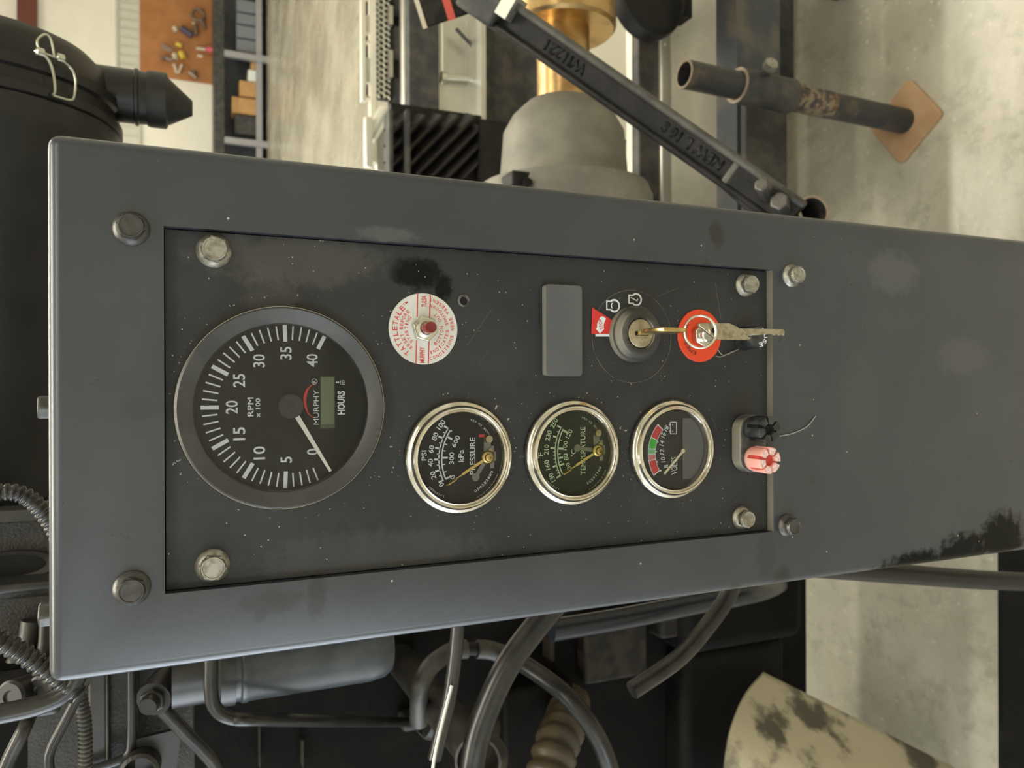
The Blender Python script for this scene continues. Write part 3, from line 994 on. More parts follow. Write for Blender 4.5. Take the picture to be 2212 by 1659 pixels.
tag(MB().tube(smooth_path([p0, pp(1562, 767, PLATE + 0.0012), pp(1583, 759, PLATE + 0.0014), pp(1594, 755, PLATE + 0.001), pp(1560, 770, PLATE + 0.001), pp(1545, 769, PLATE + 0.001)], 8), 0.00035, 6)
    .build('seal_wire', M['wire']), 'thin bent seal wire lying on the plate below the orange disc', 'wire')

# ---- fuse knob behind the spare key
g = G('fuse_carrier', 'black round knob with white FUSE lettering half hidden by the spare key', 'fuse', 1606, 731)
r = g.px(25)
g.part('knob_body', MB().lathe([(r * 1.05, 0), (r * 1.05, 0.002), (r, 0.004), (r * 0.96, 0.0135), (r * 0.90, 0.0145), (0, 0.0145)], 40), 'knob_black')
mb = MB()
mb.arc_text('FUSE', (0, 0), r * 0.64, R(258), 0.0027, 0.0147, 0.0036, False, 0.015)
g.part('lettering', mb, 'white')

# ---- fuse holder with two slotted knobs
g = G('fuse_holder', 'dusty oblong fuse holder block carrying the black and salmon knobs', 'fuse holder', 1612, 957)
a, b = g.l(1580, 1020), g.l(1636, 894)
rr = min((b[0] - a[0]), (a[1] - b[1])) / 2
bevel(g.part('holder_block', MB().prism(rrect(a[0], b[1], b[0], a[1], rr * 0.98, 10), 0, 0.0085), 'fuse_base'), 0.0008, 3, 60)
HB = 0.0085


def slotted_knob(name, label, x, y, body, slot, face, rpx):
    g = G(name, label, 'knob', x, y, PLATE + HB, 'slotted fuse knobs')
    r = g.px(rpx)
    Lk = 0.0155
    g.part('knob_core', MB().lathe([(r * 0.80, 0), (r * 0.88, 0.002), (r * 0.90, Lk - 0.002), (r * 0.40, Lk - 0.0018), (r * 0.34, Lk - 0.003), (0, Lk - 0.003)], 36), slot)
    for k in range(6):
        a0, a1 = R(60 * k + 8 + 15), R(60 * k + 52 + 15)
        n = 8
        poly = [(r * math.cos(a0 + (a1 - a0) * i / n), r * math.sin(a0 + (a1 - a0) * i / n)) for i in range(n + 1)]
        inn = [(r * 0.42 * math.cos(a0 + (a1 - a0) * i / n), r * 0.42 * math.sin(a0 + (a1 - a0) * i / n)) for i in range(n, -1, -1)]
        seg = MB().prism(poly + inn, 0.0035, Lk)
        o = g.part('knob_segment', seg, body)
        bevel(o, 0.0005, 2, 50)
        g.part('segment_face', MB().flat([(p[0] * 0.93 + 0, p[1] * 0.93) for p in poly] + [(p[0] * 1.15, p[1] * 1.15) for p in inn], Lk + 0.0001), face, o)
    g.part('knob_foot', MB().ring([(r * 0.80, -0.0005), (r * 0.92, 0.0008), (r * 1.0, 0.0034), (r * 0.98, 0.0040), (r * 0.5, 0.004), (r * 0.5, 0)], 40), body)


slotted_knob('slotted_knob', 'black slotted round knob on the fuse holder, beside the salmon one', 1625, 925, 'knob_black', 'dial', 'knob_black', 28)
slotted_knob('slotted_knob', 'salmon pink slotted round knob on the fuse holder', 1626, 990, 'knob_pink', 'knob_slot', 'knob_face', 28)
p0 = pp(1684, 942, 0.0006)
tag(MB().tube(smooth_path([p0, pp(1712, 936, 0.0006), pp(1742, 922, 0.0006), pp(1762, 899, 0.0006)], 8), 0.0004, 6).build('loose_thread', M['thread']), 'fine pale thread stuck on the post beside the black knob', 'thread')

# ---- dust crumbs and paint flecks caught around the gauges
rnd = random.Random(11)
crumbs = MB()


def crumb(x, y, s, off=PLATE):
    c = pp(x, y, off)
    u = pxm(c, s)
    a = rnd.uniform(0, math.pi)
    e = rnd.uniform(1.0, 2.6)
    poly = [(u * e * math.cos(t) * rnd.uniform(0.6, 1), u * math.sin(t) * rnd.uniform(0.6, 1)) for t in [k * math.pi / 2.5 for k in range(5)]]
    crumbs.add([(*q, 0.0) for q in poly] + [(0, 0, u * 0.6)], [(k, (k + 1) % 5, 5) for k in range(5)], frame(c, (0, -1, 0), (math.cos(a), 0, math.sin(a))))


for gx, gy, ra, rb, nn in ((613, 880, 240, 252, 46), (992, 987, 128, 142, 34), (1236, 977, 116, 132, 30), (1451, 970, 106, 120, 22), (914, 711, 80, 95, 8), (1368, 722, 66, 110, 20)):
    for k in range(nn):
        a, rr = rnd.uniform(0, 2 * math.pi), rnd.uniform(ra, rb)
        crumb(gx + rr * math.cos(a), gy + rr * math.sin(a), rnd.choice((0.5, 0.7, 1.0, 1.5)))
for k in range(60):
    crumb(rnd.uniform(370, 1650), rnd.uniform(600, 1140), rnd.uniform(0.4, 0.8))
for x, y in ((378, 1000), (383, 996), (374, 1003), (391, 1022), (388, 994), (845, 965), (850, 1010), (847, 1020), (843, 945), (1072, 880), (1098, 905), (1112, 975), (1340, 925), (1352, 930)):
    crumb(x, y, rnd.uniform(1.5, 3.2))
o = crumbs.build('dust_crumbs', M['crumb'], plate)
o['kind'] = 'stuff'
scr = MB()
for (a, b, c, d, wd) in ((1010, 745, 1062, 668, 0.9), (1035, 788, 1052, 762, 0.7), (560, 580, 566, 604, 1.2), (875, 930, 900, 905, 0.7), (1420, 640, 1465, 622, 0.8), (1545, 612, 1558, 690, 1.6), (1096, 1000, 1112, 1012, 0.9), (1310, 1050, 1330, 1020, 0.8), (1540, 905, 1548, 930, 1.0), (1352, 1022, 1370, 1030, 0.9)):
    v0, v1 = pp(a, b, PLATE + 0.0001), pp(c, d, PLATE + 0.0001)
    scr.line((v0.x, v0.z), (v1.x, v1.z), pxm(v0, wd), 0.0, Matrix(((1, 0, 0, 0), (0, 0, -1, v0.y), (0, 1, 0, 0), (0, 0, 0, 1))))
o = scr.build('scratches', M['decal_line2'], plate)
o['kind'] = 'stuff'
# ------------------------------------------------------------------ the workshop
def concrete(name, a, b, spot, scale=1.4):
    s = NT(name)
    cc = s.mix(s.ramp(s.noise(scale, 7, 0.62), 0.35, 0.68), a, b)
    cc = s.mix(s.math('MULTIPLY', s.ramp(s.noise(5.5, 6, 0.65), 0.56, 0.72), 0.5), cc, (a[0] * 0.62, a[1] * 0.62, a[2] * 0.62))
    cc = s.mix(s.math('MULTIPLY', s.ramp(s.noise(20, 6, 0.7), 0.50, 0.66), 0.38), cc, (a[0] * 0.66, a[1] * 0.68, a[2] * 0.64))
    cc = s.mix(s.math('MULTIPLY', s.ramp(s.noise(70, 4, 0.6), 0.45, 0.75), 0.35), cc, (b[0] * 0.7, b[1] * 0.68, b[2] * 0.62))
    cc = s.mix(s.math('MULTIPLY', s.specks(58, 0.26, 0.5), 0.4), cc, spot)
    cc = s.mix(s.specks(12, 0.13, 0.25), cc, (0.05, 0.045, 0.035))
    s.put(s.b.inputs['Base Color'], cc)
    s.put(s.b.inputs['Roughness'], s.math('ADD', s.math('MULTIPLY', s.noise(3, 4), 0.3), 0.14))
    s.bump(s.noise(60, 5), 0.25, 0.002)
    return s.m


M['floor'] = concrete('shop_concrete', (0.29, 0.272, 0.212), (0.50, 0.47, 0.375), (0.60, 0.55, 0.44))
M['wall'] = mat('cream_liner', (0.80, 0.765, 0.64), 0.5, c2=(0.84, 0.80, 0.68), scale=2)
M['groove'] = mat('liner_rib', (0.52, 0.50, 0.42), 0.6, c2=(0.56, 0.54, 0.45), scale=3)
M['strip'] = mat('liner_strip', (0.60, 0.58, 0.49), 0.6)
M['ceiling'] = mat('ceiling_liner', (0.72, 0.70, 0.62), 0.6)
M['maroon'] = mat('maroon_trim', (0.13, 0.035, 0.022), 0.5)
M['peg'] = mat('pegboard_brown', (0.36, 0.145, 0.045), 0.6, c2=(0.42, 0.18, 0.06), scale=4)
M['steel_dark'] = mat('bench_steel', (0.085, 0.095, 0.105), 0.45, 0.2, c2=(0.11, 0.115, 0.12), scale=8)
M['steel_light'] = mat('bench_rail', (0.42, 0.42, 0.45), 0.35, 0.6)
M['alu'] = mat('dull_aluminium', (0.62, 0.60, 0.53), 0.35, 0.75, c2=(0.52, 0.50, 0.44), scale=6)
M['alu_bright'] = mat('bright_aluminium', (0.86, 0.84, 0.74), 0.30, 0.6)
M['cream_metal'] = mat('cream_painted_steel', (0.80, 0.75, 0.61), 0.4, c2=(0.70, 0.66, 0.54), scale=9)
M['card'] = mat('cardboard', (0.52, 0.30, 0.12), 0.8, c2=(0.46, 0.26, 0.10), scale=12)
M['bin'] = mat('grey_bin', (0.20, 0.215, 0.24), 0.5)
M['paper'] = mat('white_paper', (0.75, 0.78, 0.74), 0.6)
M['tool'] = mat('tool_steel', (0.22, 0.17, 0.13), 0.4, 0.6)
M['tool_light'] = mat('tool_bright', (0.62, 0.54, 0.42), 0.4, 0.3)
M['tool_yellow'] = mat('tool_yellow', (0.60, 0.42, 0.05), 0.5)
M['tool_pink'] = mat('tool_pink', (0.75, 0.12, 0.17), 0.5)
M['tool_blue'] = mat('tool_navy', (0.05, 0.04, 0.08), 0.5)
M['blue'] = mat('blue_tape', (0.02, 0.12, 0.45), 0.5)
M['black'] = mat('black_paint', (0.006, 0.006, 0.006), 0.5, c2=(0.012, 0.011, 0.010), scale=25, spec=0.3)
M['black_plastic'] = mat('black_plastic', (0.008, 0.0076, 0.007), 0.42, c2=(0.013, 0.012, 0.011), scale=30, bump=0.1, bscale=500)
M['frame_grey'] = mat('frame_grey', (0.045, 0.047, 0.048), 0.5, spec=0.25, c2=(0.09, 0.082, 0.07), scale=18)
M['rail'] = mat('rail_bluegrey', (0.06, 0.066, 0.074), 0.5, spec=0.3, c2=(0.13, 0.115, 0.095), scale=14, lo=0.42, hi=0.75)
M['cast'] = mat('cast_iron_black', (0.008, 0.008, 0.008), 0.45, spec=0.25, c2=(0.018, 0.017, 0.016), scale=30, bump=0.5, bscale=350, bdist=0.001)
M['cast_dusty_lit'] = mat('cast_iron_dusty_lit', (0.085, 0.08, 0.068), 0.5, c2=(0.05, 0.048, 0.042), scale=30, bump=0.5, bscale=350, bdist=0.001)  # dusty iron, also lightened to paint in the light on flange and rib
M['bell'] = mat('dusty_cast_grey', (0.17, 0.16, 0.135), 0.6, c2=(0.26, 0.245, 0.20), scale=12, lo=0.35, hi=0.7, bump=0.4, bscale=300, bdist=0.001)
M['bronze'] = mat('bronze_shaft', (0.62, 0.42, 0.19), 0.32, 1.0, c2=(0.30, 0.17, 0.07), scale=14, lo=0.45, hi=0.75)
M['tube'] = mat('jack_steel', (0.035, 0.036, 0.039), 0.42, 0.2, c2=(0.12, 0.09, 0.06), scale=28, lo=0.5, hi=0.75)
M['tube_rim'] = mat('cut_steel_edge', (0.36, 0.29, 0.22), 0.5, 0.3)
M['rust'] = mat('rusty_plate', (0.36, 0.22, 0.11), 0.75, c2=(0.42, 0.27, 0.15), scale=20, bump=0.2, bscale=200)
M['hose'] = mat('rubber_hose', (0.008, 0.008, 0.008), 0.34, c2=(0.020, 0.019, 0.017), scale=45)
M['hose_grey'] = mat('grey_hose', (0.020, 0.020, 0.020), 0.32, c2=(0.036, 0.034, 0.031), scale=45)
M['hose_dusty'] = mat('dusty_hose', (0.055, 0.052, 0.044), 0.48, c2=(0.025, 0.024, 0.021), scale=60)
M['loom'] = mat('split_loom', (0.016, 0.016, 0.017), 0.28, c2=(0.045, 0.044, 0.040), scale=120)
M['engine'] = mat('engine_black', (0.003, 0.0027, 0.0024), 0.65, spec=0.12, c2=(0.009, 0.0075, 0.0055), scale=22, lo=0.45, hi=0.8, bump=0.4, bscale=120, bdist=0.002)
M['engine_grey'] = mat('engine_grey_casting', (0.015, 0.014, 0.012), 0.48, c2=(0.034, 0.031, 0.026), scale=30, bump=0.7, bscale=420, bdist=0.0012)
M['engine_sheet'] = mat('engine_sheet', (0.022, 0.023, 0.025), 0.36, c2=(0.034, 0.033, 0.030), scale=30)
M['canister'] = mat('slate_canister', (0.045, 0.052, 0.058), 0.33, c2=(0.065, 0.072, 0.078), scale=40)
M['pipe_blue'] = mat('blue_black_pipe', (0.010, 0.013, 0.019), 0.35)
M['drum'] = mat('dusty_drum', (0.52, 0.46, 0.32), 0.65, c2=(0.10, 0.09, 0.065), scale=11, lo=0.50, hi=0.62, bump=0.3, bscale=80, bdist=0.002)
M['drum_end'] = mat('dusty_drum_end', (0.42, 0.38, 0.27), 0.6, c2=(0.24, 0.21, 0.15), scale=16)
M['dirt'] = mat('grimy_casting', (0.026, 0.021, 0.015), 0.7, spec=0.25, c2=(0.009, 0.008, 0.006), scale=40)
M['ochre'] = mat('ochre_spring', (0.07, 0.05, 0.024), 0.5, c2=(0.05, 0.04, 0.03), scale=40)
M['zinc'] = mat('bright_zinc', (0.66, 0.66, 0.58), 0.28, 1.0)
M['rubber_black'] = mat('rubber_valve', (0.012, 0.012, 0.012), 0.5, c2=(0.02, 0.02, 0.02), scale=40)
M['red_tape'] = mat('red_tape', (0.55, 0.08, 0.05), 0.5)


def struct(name, mb, mt):
    return tag(mb.build(name, mt), kind='structure')


WY, WX0, WX1, WZ = 14.0, -7.0, 7.5, 5.6
struct('floor', MB().box((WX0, -7, -0.12), (WX1, WY, 0)), M['floor'])
wb = struct('wall_back', MB().box((WX0, WY, 0), (WX1, WY + 0.15, WZ)), M['wall'])
struct('wall_right', MB().box((WX1, -7, 0), (WX1 + 0.15, WY + 0.15, WZ)), M['wall'])
struct('wall_left', MB().box((WX0 - 0.15, 4.6, 0), (WX0, WY + 0.15, WZ)).box((WX0 - 0.15, -7, 4.2), (WX0, 4.6, WZ)).box((WX0 - 0.15, -7, 0), (WX0, -3.0, 4.2)), M['wall'])
struct('wall_front', MB().box((-4.1, -7.15, 0), (WX1 + 0.15, -7, WZ)).box((WX0 - 0.15, -7.15, 4.2), (-4.1, -7, WZ)).box((WX0 - 0.15, -7.15, 0), (-6.9, -7, 4.2)), M['wall'])  # unseen rear-left opening added to throw daylight on the panel front
struct('ceiling', MB().box((WX0 - 0.15, -7, WZ), (WX1 + 0.15, WY + 0.15, WZ + 0.1)), M['ceiling'])
z = at(58, 30, WY - 0.1).z
struct('trim_1', MB().box((1.2, WY - 0.12, z - 0.13), (WX1, WY, z + 0.13)), M['maroon'])
a, b = at(255, 60, WY).z, at(300, 60, WY).z          # strip of vertical ribs above the pegboard
strip = tag(empty('trim_2', (5, WY - 0.02, b)), kind='structure')
MB().box((3.2, WY - 0.012, b), (WX1, WY, a)).build('strip_sheet', M['strip'], strip)
for k in range(24):
    x = 4.05 + k * 0.145
    MB().box((x, WY - 0.03, b), (x + 0.028, WY - 0.012, a)).build('rib', M['groove'], strip)
for k, xx in enumerate((253, 301)):
    z = at(xx, 60, WY).z
    MB().box((3.2, WY - 0.035, z - 0.02), (WX1, WY - 0.012, z + 0.02)).build('strip_edge', M['groove'], strip)


def rect(x0, y0, x1, y1, Y, th):
    """world box whose front face spans the pixel rectangle at distance Y"""
    a, b = at(x0, y1, Y), at(x1, y0, Y)
    c = at(x0, y0, Y)
    d = at(x1, y1, Y)
    zt, zb = (a.z + c.z) / 2, (b.z + d.z) / 2
    xa, xb = (a.x + d.x) / 2, (b.x + c.x) / 2
    return (xa, Y, zb), (xb, Y + th, zt)


def rbox(name, x0, y0, x1, y1, Y, th, mt, parent=None, bev=0.0):
    lo, hi = rect(x0, y0, x1, y1, Y, th)
    o = MB().box(lo, hi).build(name, M[mt], parent)
    if bev: bevel(o, bev, 3)
    return o


# ---- pegboard with tools, workbench with boxes
YB = WY - 0.04
peg = tag(rbox('pegboard', 302, -60, 463, 171, YB, 0.025, 'peg'), 'brown pegboard on the far cream wall above the workbench', 'pegboard')
YT = YB - 0.075


def tool(name, label, cat, parts):
    (x, y) = parts[0][2][0]
    t = thing(name, label, cat, at(x, y, YT))
    for nm, mt, pts, r in parts:
        path = [at(px, py, YT) for px, py in pts]
        MB().tube(smooth_path(path, 6) if len(path) > 2 else path, pxm(path[0], r), 8).build(nm, M[mt], t)


tool('grinder', 'dark angle grinder with navy body hanging on the pegboard', 'power tool', [
    ('body', 'tool_blue', [(391, 60), (415, 77)], 7), ('head', 'tool_light', [(376, 58), (381, 68)], 5), ('handle', 'tool', [(424, 77), (422, 52)], 4), ('knob', 'tool_light', [(418, 49), (419, 52)], 4)])
tool('cable_coil', 'dark loop of cable hanging high on the pegboard', 'cable', [
    ('loop', 'tool', [(441, 32), (432, 22), (420, 22), (414, 32), (420, 42), (434, 44), (442, 36)], 3), ('tail', 'tool', [(434, 44), (440, 52), (442, 62)], 3)])
tool('pliers', 'pair of pliers with dark handles hanging on the pegboard', 'pliers', [
    ('handle', 'tool', [(349, 96), (372, 108)], 2.5), ('handle', 'tool', [(350, 102), (370, 112)], 2.5), ('jaw', 'tool_yellow', [(380, 94), (392, 99)], 5)])
tool('tape_measure', 'yellow and white tape measure hanging on the pegboard', 'tape measure', [
    ('case', 'tool_yellow', [(390, 112), (397, 126)], 7), ('cover', 'tool_light', [(377, 116), (379, 128)], 6)])
tool('scissors', 'scissors with pink handles hanging over the bench edge', 'scissors', [
    ('handle', 'tool_pink', [(446, 106), (468, 109)], 6), ('blade', 'tool_light', [(424, 104), (444, 107)], 3), ('blade', 'tool_light', [(426, 120), (438, 122)], 3)])
tool('hand_saw', 'pale wooden handled saw hanging low on the pegboard', 'saw', [
    ('blade', 'tool_light', [(376, 138), (382, 158)], 3.5), ('handle', 'tool_light', [(393, 140), (386, 158)], 3)])
tool('clamp', 'small dark clamp hanging at the foot of the pegboard', 'clamp', [
    ('jaw', 'tool', [(409, 155), (424, 168)], 5), ('screw', 'tool', [(421, 152), (417, 168)], 4)])
tool('wrench', 'dark wrench hanging below the tape measure', 'wrench', [
    ('shaft', 'tool', [(353, 124), (372, 130)], 4), ('head', 'tool', [(352, 122), (353, 130)], 5)])

bench = thing('workbench', 'long grey steel workbench with light rail along the far wall', 'workbench', (5, WY - 0.4, 0))
YF = WY - 0.75
XB1 = 7.3
za, zb_ = at(462, 60, YF).z, at(484, 60, YF).z
xl = at(480, 345, YF).x
xl = min(xl, 2.2)
MB().box((xl, YF, zb_), (XB1, WY - 0.06, za)).build('bench_top', M['frame_grey'], bench)
z0, z1 = at(553, 60, YF).z, at(566, 60, YF).z
MB().box((xl, YF + 0.02, z1), (XB1, YF + 0.07, z0)).build('shelf_rail', M['steel_light'], bench)
MB().box((xl, YF + 0.06, z1), (XB1, WY - 0.06, z1 + 0.03)).build('shelf', M['steel_dark'], bench)
MB().box((xl, WY - 0.10, 0), (XB1, WY - 0.07, zb_)).build('back_panel', M['steel_dark'], bench)
for y in (121, 307):
    x = at(520, y, YF).x
    MB().box((x - 0.05, YF - 0.03, 0), (x + 0.05, YF + 0.05, zb_)).build('leg', M['steel_light'], bench)
zs = z1 + 0.03


def on_shelf(name, label, cat, y0, y1, hpx, mt, group=None, dy=0.0, z=None):
    x1, x0 = at(530, y0, YF + 0.1).x, at(530, y1, YF + 0.1).x
    hh = pxm(at(530, y0, YF), hpx)
    o = MB().box((x0, YF + 0.09 + dy, zs if z is None else z), (x1, YF + 0.45 + dy, (zs if z is None else z) + hh)).build(name, M[mt])
    bevel(o, 0.01, 2)
    tag(o, label, cat, group)
    return (zs if z is None else z) + hh


for k, (y0, y1, w_) in enumerate(((1, 26, 'topmost in the photo'), (30, 52, 'second from the top of the photo'), (56, 82, 'third from the top of the photo'), (86, 112, 'beside the bench leg'))):
    on_shelf('storage_bin', 'grey storage bin on the bench shelf, ' + w_, 'bin', y0, y1, 48, 'bin', 'grey bins on the bench shelf')
on_shelf('white_box', 'small white box on the bench shelf beside the cardboard boxes', 'box', 149, 173, 24, 'paper')
on_shelf('cardboard_box', 'cardboard box on the bench shelf next to the white box', 'box', 175, 208, 42, 'card', 'cardboard boxes on the bench shelf')
on_shelf('cardboard_box', 'taller cardboard box on the bench shelf beside the dark tool case', 'box', 212, 246, 58, 'card', 'cardboard boxes on the bench shelf')
on_shelf('tool_case', 'dark tool case on the bench shelf below the cardboard boxes', 'case', 250, 290, 52, 'frame_grey')
on_shelf('wooden_block', 'small tan wooden block beside the bench leg', 'block', 132, 147, 18, 'card')

# ------------------------------------------------------------------ machinery beyond the post: the trailer deck, pump and frame
YD = 3.0
deck = thing('walkway_edge', 'pale galvanised walkway edge with slots and expanded mesh', 'walkway', at(800, 100, YD))
rbox('edge_strip', 780, -60, 791, 218, YD, 0.03, 'alu_bright', deck, 0.004)
for y0, y1 in ((-60, -5), (33, 70), (88, 90), (125, 176), (208, 212)):
    rbox('slotted_bar', 790, y0, 800, y1, YD + 0.02, 0.03, 'cream_metal', deck)
rbox('slot_backing', 789, -60, 801, 212, YD + 0.09, 0.02, 'black', deck)
rbox('flat_bar', 800, -60, 814, 350, YD + 0.01, 0.04, 'cream_metal', deck, 0.004)
rbox('mesh_backing', 813, -60, 845, 215, YD + 0.10, 0.02, 'frame_grey', deck)
mb = MB()
c0, c1 = at(814, -40, YD), at(842, 205, YD)
hexr = 0.0135
nx = int((c0.x - c1.x) / (hexr * 1.75))
nz = int((c0.z - c1.z) / (hexr * 1.52)) + 1
for i in range(nx):
    for j in range(nz):
        cx_ = c1.x + i * hexr * 1.75 + (hexr * 0.87 if j % 2 else 0)
        cz_ = c1.z + j * hexr * 1.52
        pts = [Vector((cx_ + hexr * 0.98 * math.sin(k * math.pi / 3), YD + 0.05, cz_ + hexr * 0.98 * math.cos(k * math.pi / 3))) for k in range(7)]
        for k in (0, 1, 2):
            mb.tube(pts[k:k + 2], 0.0030, 4, False)
o = mb.build('expanded_mesh', M['alu_bright'], deck)
o['kind'] = 'stuff'
for y0, y1 in ((-30, -8), (12, 52), (108, 166)):
    rbox('hinge_plate', 841, y0, 849, y1, YD + 0.02, 0.03, 'alu', deck)
rbox('dark_backing', 840, -60, 872, 360, YD + 0.14, 0.02, 'black', deck)
for y0, y1 in ((57, 118), (170, 215), (-30, 22)):
    rbox('rub_block', 853, y0, 868, y1, YD + 0.06, 0.05, 'frame_grey', deck)
rbox('round_rail', 869, -60, 886, 232, YD - 0.05, 0.05, 'alu', deck, 0.012)
MB().tube([at(832, 238, YD), at(798, 300, YD)], 0.028, 12).build('brace', M['alu_bright'], deck)
rbox('end_plate', 788, 250, 806, 362, YD - 0.04, 0.03, 'alu_bright', deck, 0.008)
rbox('end_plate', 812, 262, 838, 372, YD + 0.02, 0.03, 'alu', deck, 0.008)
MB().box((at(800, 340, YD).x, YD + 0.02, 0), (at(800, 320, YD).x, YD + 0.12, at(845, 330, YD).z)).build('leg', M['frame_grey'], deck)
MB().box((at(800, -50, YD).x, YD + 0.02, 0), (at(800, -30, YD).x, YD + 0.12, at(845, -40, YD).z)).build('leg', M['frame_grey'], deck)

YC = 2.3
cab = thing('pump_cabinet', 'dark grey cabinet side with a silver access panel and bolt', 'cabinet', at(960, 100, YC))
rbox('side_plate', 884, -80, 948, 240, YC, 0.05, 'frame_grey', cab)
rbox('access_panel', 946, -80, 1043, 262, YC + 0.01, 0.04, 'alu', cab)
rbox('panel_seam', 954, -80, 957, 180, YC, 0.01, 'cream_metal', cab)
MB().tube([at(962, 166, YC - 0.015), at(1022, 170, YC - 0.015)], pxm(at(990, 168, YC), 6.5), 12).build('bolt_shank', M['zinc'], cab)
MB().tube([at(953, 165, YC - 0.015), at(963, 166, YC - 0.015)], pxm(at(990, 168, YC), 11), 6).build('bolt_head', M['zinc'], cab)
MB().tube([at(1021, 170, YC - 0.015), at(1030, 170, YC - 0.015)], pxm(at(990, 168, YC), 9), 6).build('bolt_nut', M['bell'], cab)
MB().tube(smooth_path([at(985, 62, YC - 0.03), at(1000, 78, YC - 0.03), at(1020, 100, YC - 0.03), at(1033, 130, YC - 0.03)], 6), pxm(at(990, 68, YC), 4), 8).build('bent_wire', M['frame_grey'], cab)
rbox('edge_flange', 1040, -80, 1050, 388, YC - 0.12, 0.16, 'alu', cab)
rbox('dark_panel', 1050, -80, 1165, 400, YC - 0.06, 0.06, 'frame_grey', cab)
rbox('lower_box', 1046, 380, 1250, 480, YC - 0.2, 0.2, 'frame_grey', cab)
lo, hi = rect(884, -80, 1165, 400, YC, 0.05)
MB().box((lo[0], YC + 0.05, 0), (hi[0], YC + 0.25, lo[2])).build('pedestal', M['black'], cab)

YG = 2.05
gr = thing('radiator_grille', 'black louvred grille with slanting fins beside the silver panel', 'grille', at(940, 310, YG))
rbox('grille_back', 845, 236, 1040, 420, YG + 0.05, 0.03, 'black', gr)
lo, hi = rect(845, 240, 1040, 420, YG, 0.05)
for k in range(-3, 9):
    x0, x1 = 845 + k * 36 - 40, 845 + k * 36 + 110
    pa, pb = [x0, 400.0], [x1, 250.0]
    def clip(t): return (pa[0] + (pb[0] - pa[0]) * t, pa[1] + (pb[1] - pa[1]) * t)
    t0, t1 = max(0, (846 - x0) / 150), min(1, (1040 - x0) / 150)
    if t1 - t0 < 0.15: continue
    p, q = at(*clip(t0), YG + 0.02), at(*clip(t1), YG + 0.02)
    d = (q - p).normalized()
    nrm = Vector((-d.z, 0, d.x))
    wv = 0.0035
    mb = MB()
    v = [p + nrm * wv, p - nrm * wv, q - nrm * wv, q + nrm * wv]
    mb.add(v + [w_ + Vector((0, 0.03, 0)) + nrm * 0.02 for w_ in v], [(0, 1, 2, 3), (7, 6, 5, 4), (0, 4, 5, 1), (1, 5, 6, 2), (2, 6, 7, 3), (3, 7, 4, 0)])
    mb.build('fin', M['black_plastic'], gr)
rbox('grille_frame', 841, 236, 849, 420, YG, 0.06, 'frame_grey', gr)
rbox('grille_frame', 878, 236, 886, 420, YG - 0.01, 0.03, 'frame_grey', gr)
MB().box((lo[0], YG + 0.01, 0), (hi[0], YG + 0.04, lo[2])).build('pedestal', M['black'], gr)

# ---- the pump: bell housing, bronze shaft and collar, axis along world x
YS = 1.25
ax = at(1217, 220, YS)
pump = thing('pump_shaft', 'bronze coloured shaft and collar running into a dusty grey bell housing', 'pump', ax)
AX = lambda x: frame((x, ax.y, ax.z), (1, 0, 0), (0, 0, 1))


def rx(xpix_half): return pxm(ax, xpix_half)


xb = at(1217, 222, YS).x
xe = at(1217, 402, YS).x
r1 = rx(57)
MB(AX(xb - 0.02)).lathe([(r1, 0), (r1, 0.09), (r1 * 1.02, 0.1), (r1, 0.11), (r1, 0.30)], 48).build('shaft', M['bronze'], pump)
xc = at(1217, 70, YS).x
MB(AX(xc)).lathe([(r1, 0.0), (rx(108), 0.0), (rx(114), 0.006), (rx(114), 0.30)], 56).build('collar', M['bronze'], pump)
ln = xb - xe
MB(AX(xe - 0.06)).lathe([(rx(150), 0), (rx(146), 0.05), (rx(138), 0.07), (rx(130), 0.07 + ln * 0.55), (rx(112), 0.06 + ln * 0.80), (rx(80), 0.06 + ln * 0.97), (rx(62), 0.062 + ln), (rx(52), 0.062 + ln)], 64).build('bell_housing', M['bell'], pump)
MB(AX(xe - 0.06)).lathe([(rx(190), -0.15), (rx(190), 0.035), (rx(180), 0.055), (rx(150), 0.055)], 56).build('rear_flange', M['bell'], pump)
lo, hi = rect(1107, 374, 1240, 410, YS - rx(130) * 0.95, 0.05)
bevel(MB().box(lo, hi).build('clamp_block', M['cast'], pump), 0.004)
p = at(1140, 394, YS - rx(130) - 0.004)
MB(frame(p, (0, -1, 0))).lathe([(0.008, -0.01), (0.008, 0.003), (0, 0.003)], 6).build('clamp_bolt', M['cast'], pump)
MB().box((xe - 0.16, ax.y - 0.05, at(1604, 300, 1.24).z), (xe - 0.06, ax.y + 0.05, ax.z - rx(120))).build('pedestal', M['frame_grey'], pump)

# ---- tank, cross channel and hood behind the frame rail
YK = 1.42
tank = thing('cream_tank', 'cream painted tank behind the frame rail with two small rivets', 'tank', at(1520, 200, YK))
lo, hi = rect(1440, -120, 1640, 470, YK, 0.18)
TT = hi[2]
bevel(MB().box(lo, hi).build('tank_body', M['cream_metal'], tank), 0.018, 4)
lo2, hi2 = rect(1428, -120, 1450, 470, YK - 0.012, 0.012)
bevel(MB().box(lo2, hi2).build('tank_edge', M['alu'], tank), 0.004, 2)
for x, y in ((1437, 95), (1463, 74)):
    MB(frame(at(x, y, YK - (0.0125 if x < 1450 else 0.0)), (0, -1, 0))).lathe([(0.0045, -0.003), (0.004, 0.0015), (0, 0.003)], 14).build('rivet', M['zinc'], tank)
MB().box((at(1640, 150, YK).x, YK + 0.04, 0), (hi[0] - 0.03, YK + 0.14, lo[2])).build('stand', M['frame_grey'], tank)
MB().box((lo[0] + 0.02, YK + 0.04, 0), (lo[0] + 0.06, YK + 0.14, lo[2])).build('stand', M['frame_grey'], tank)
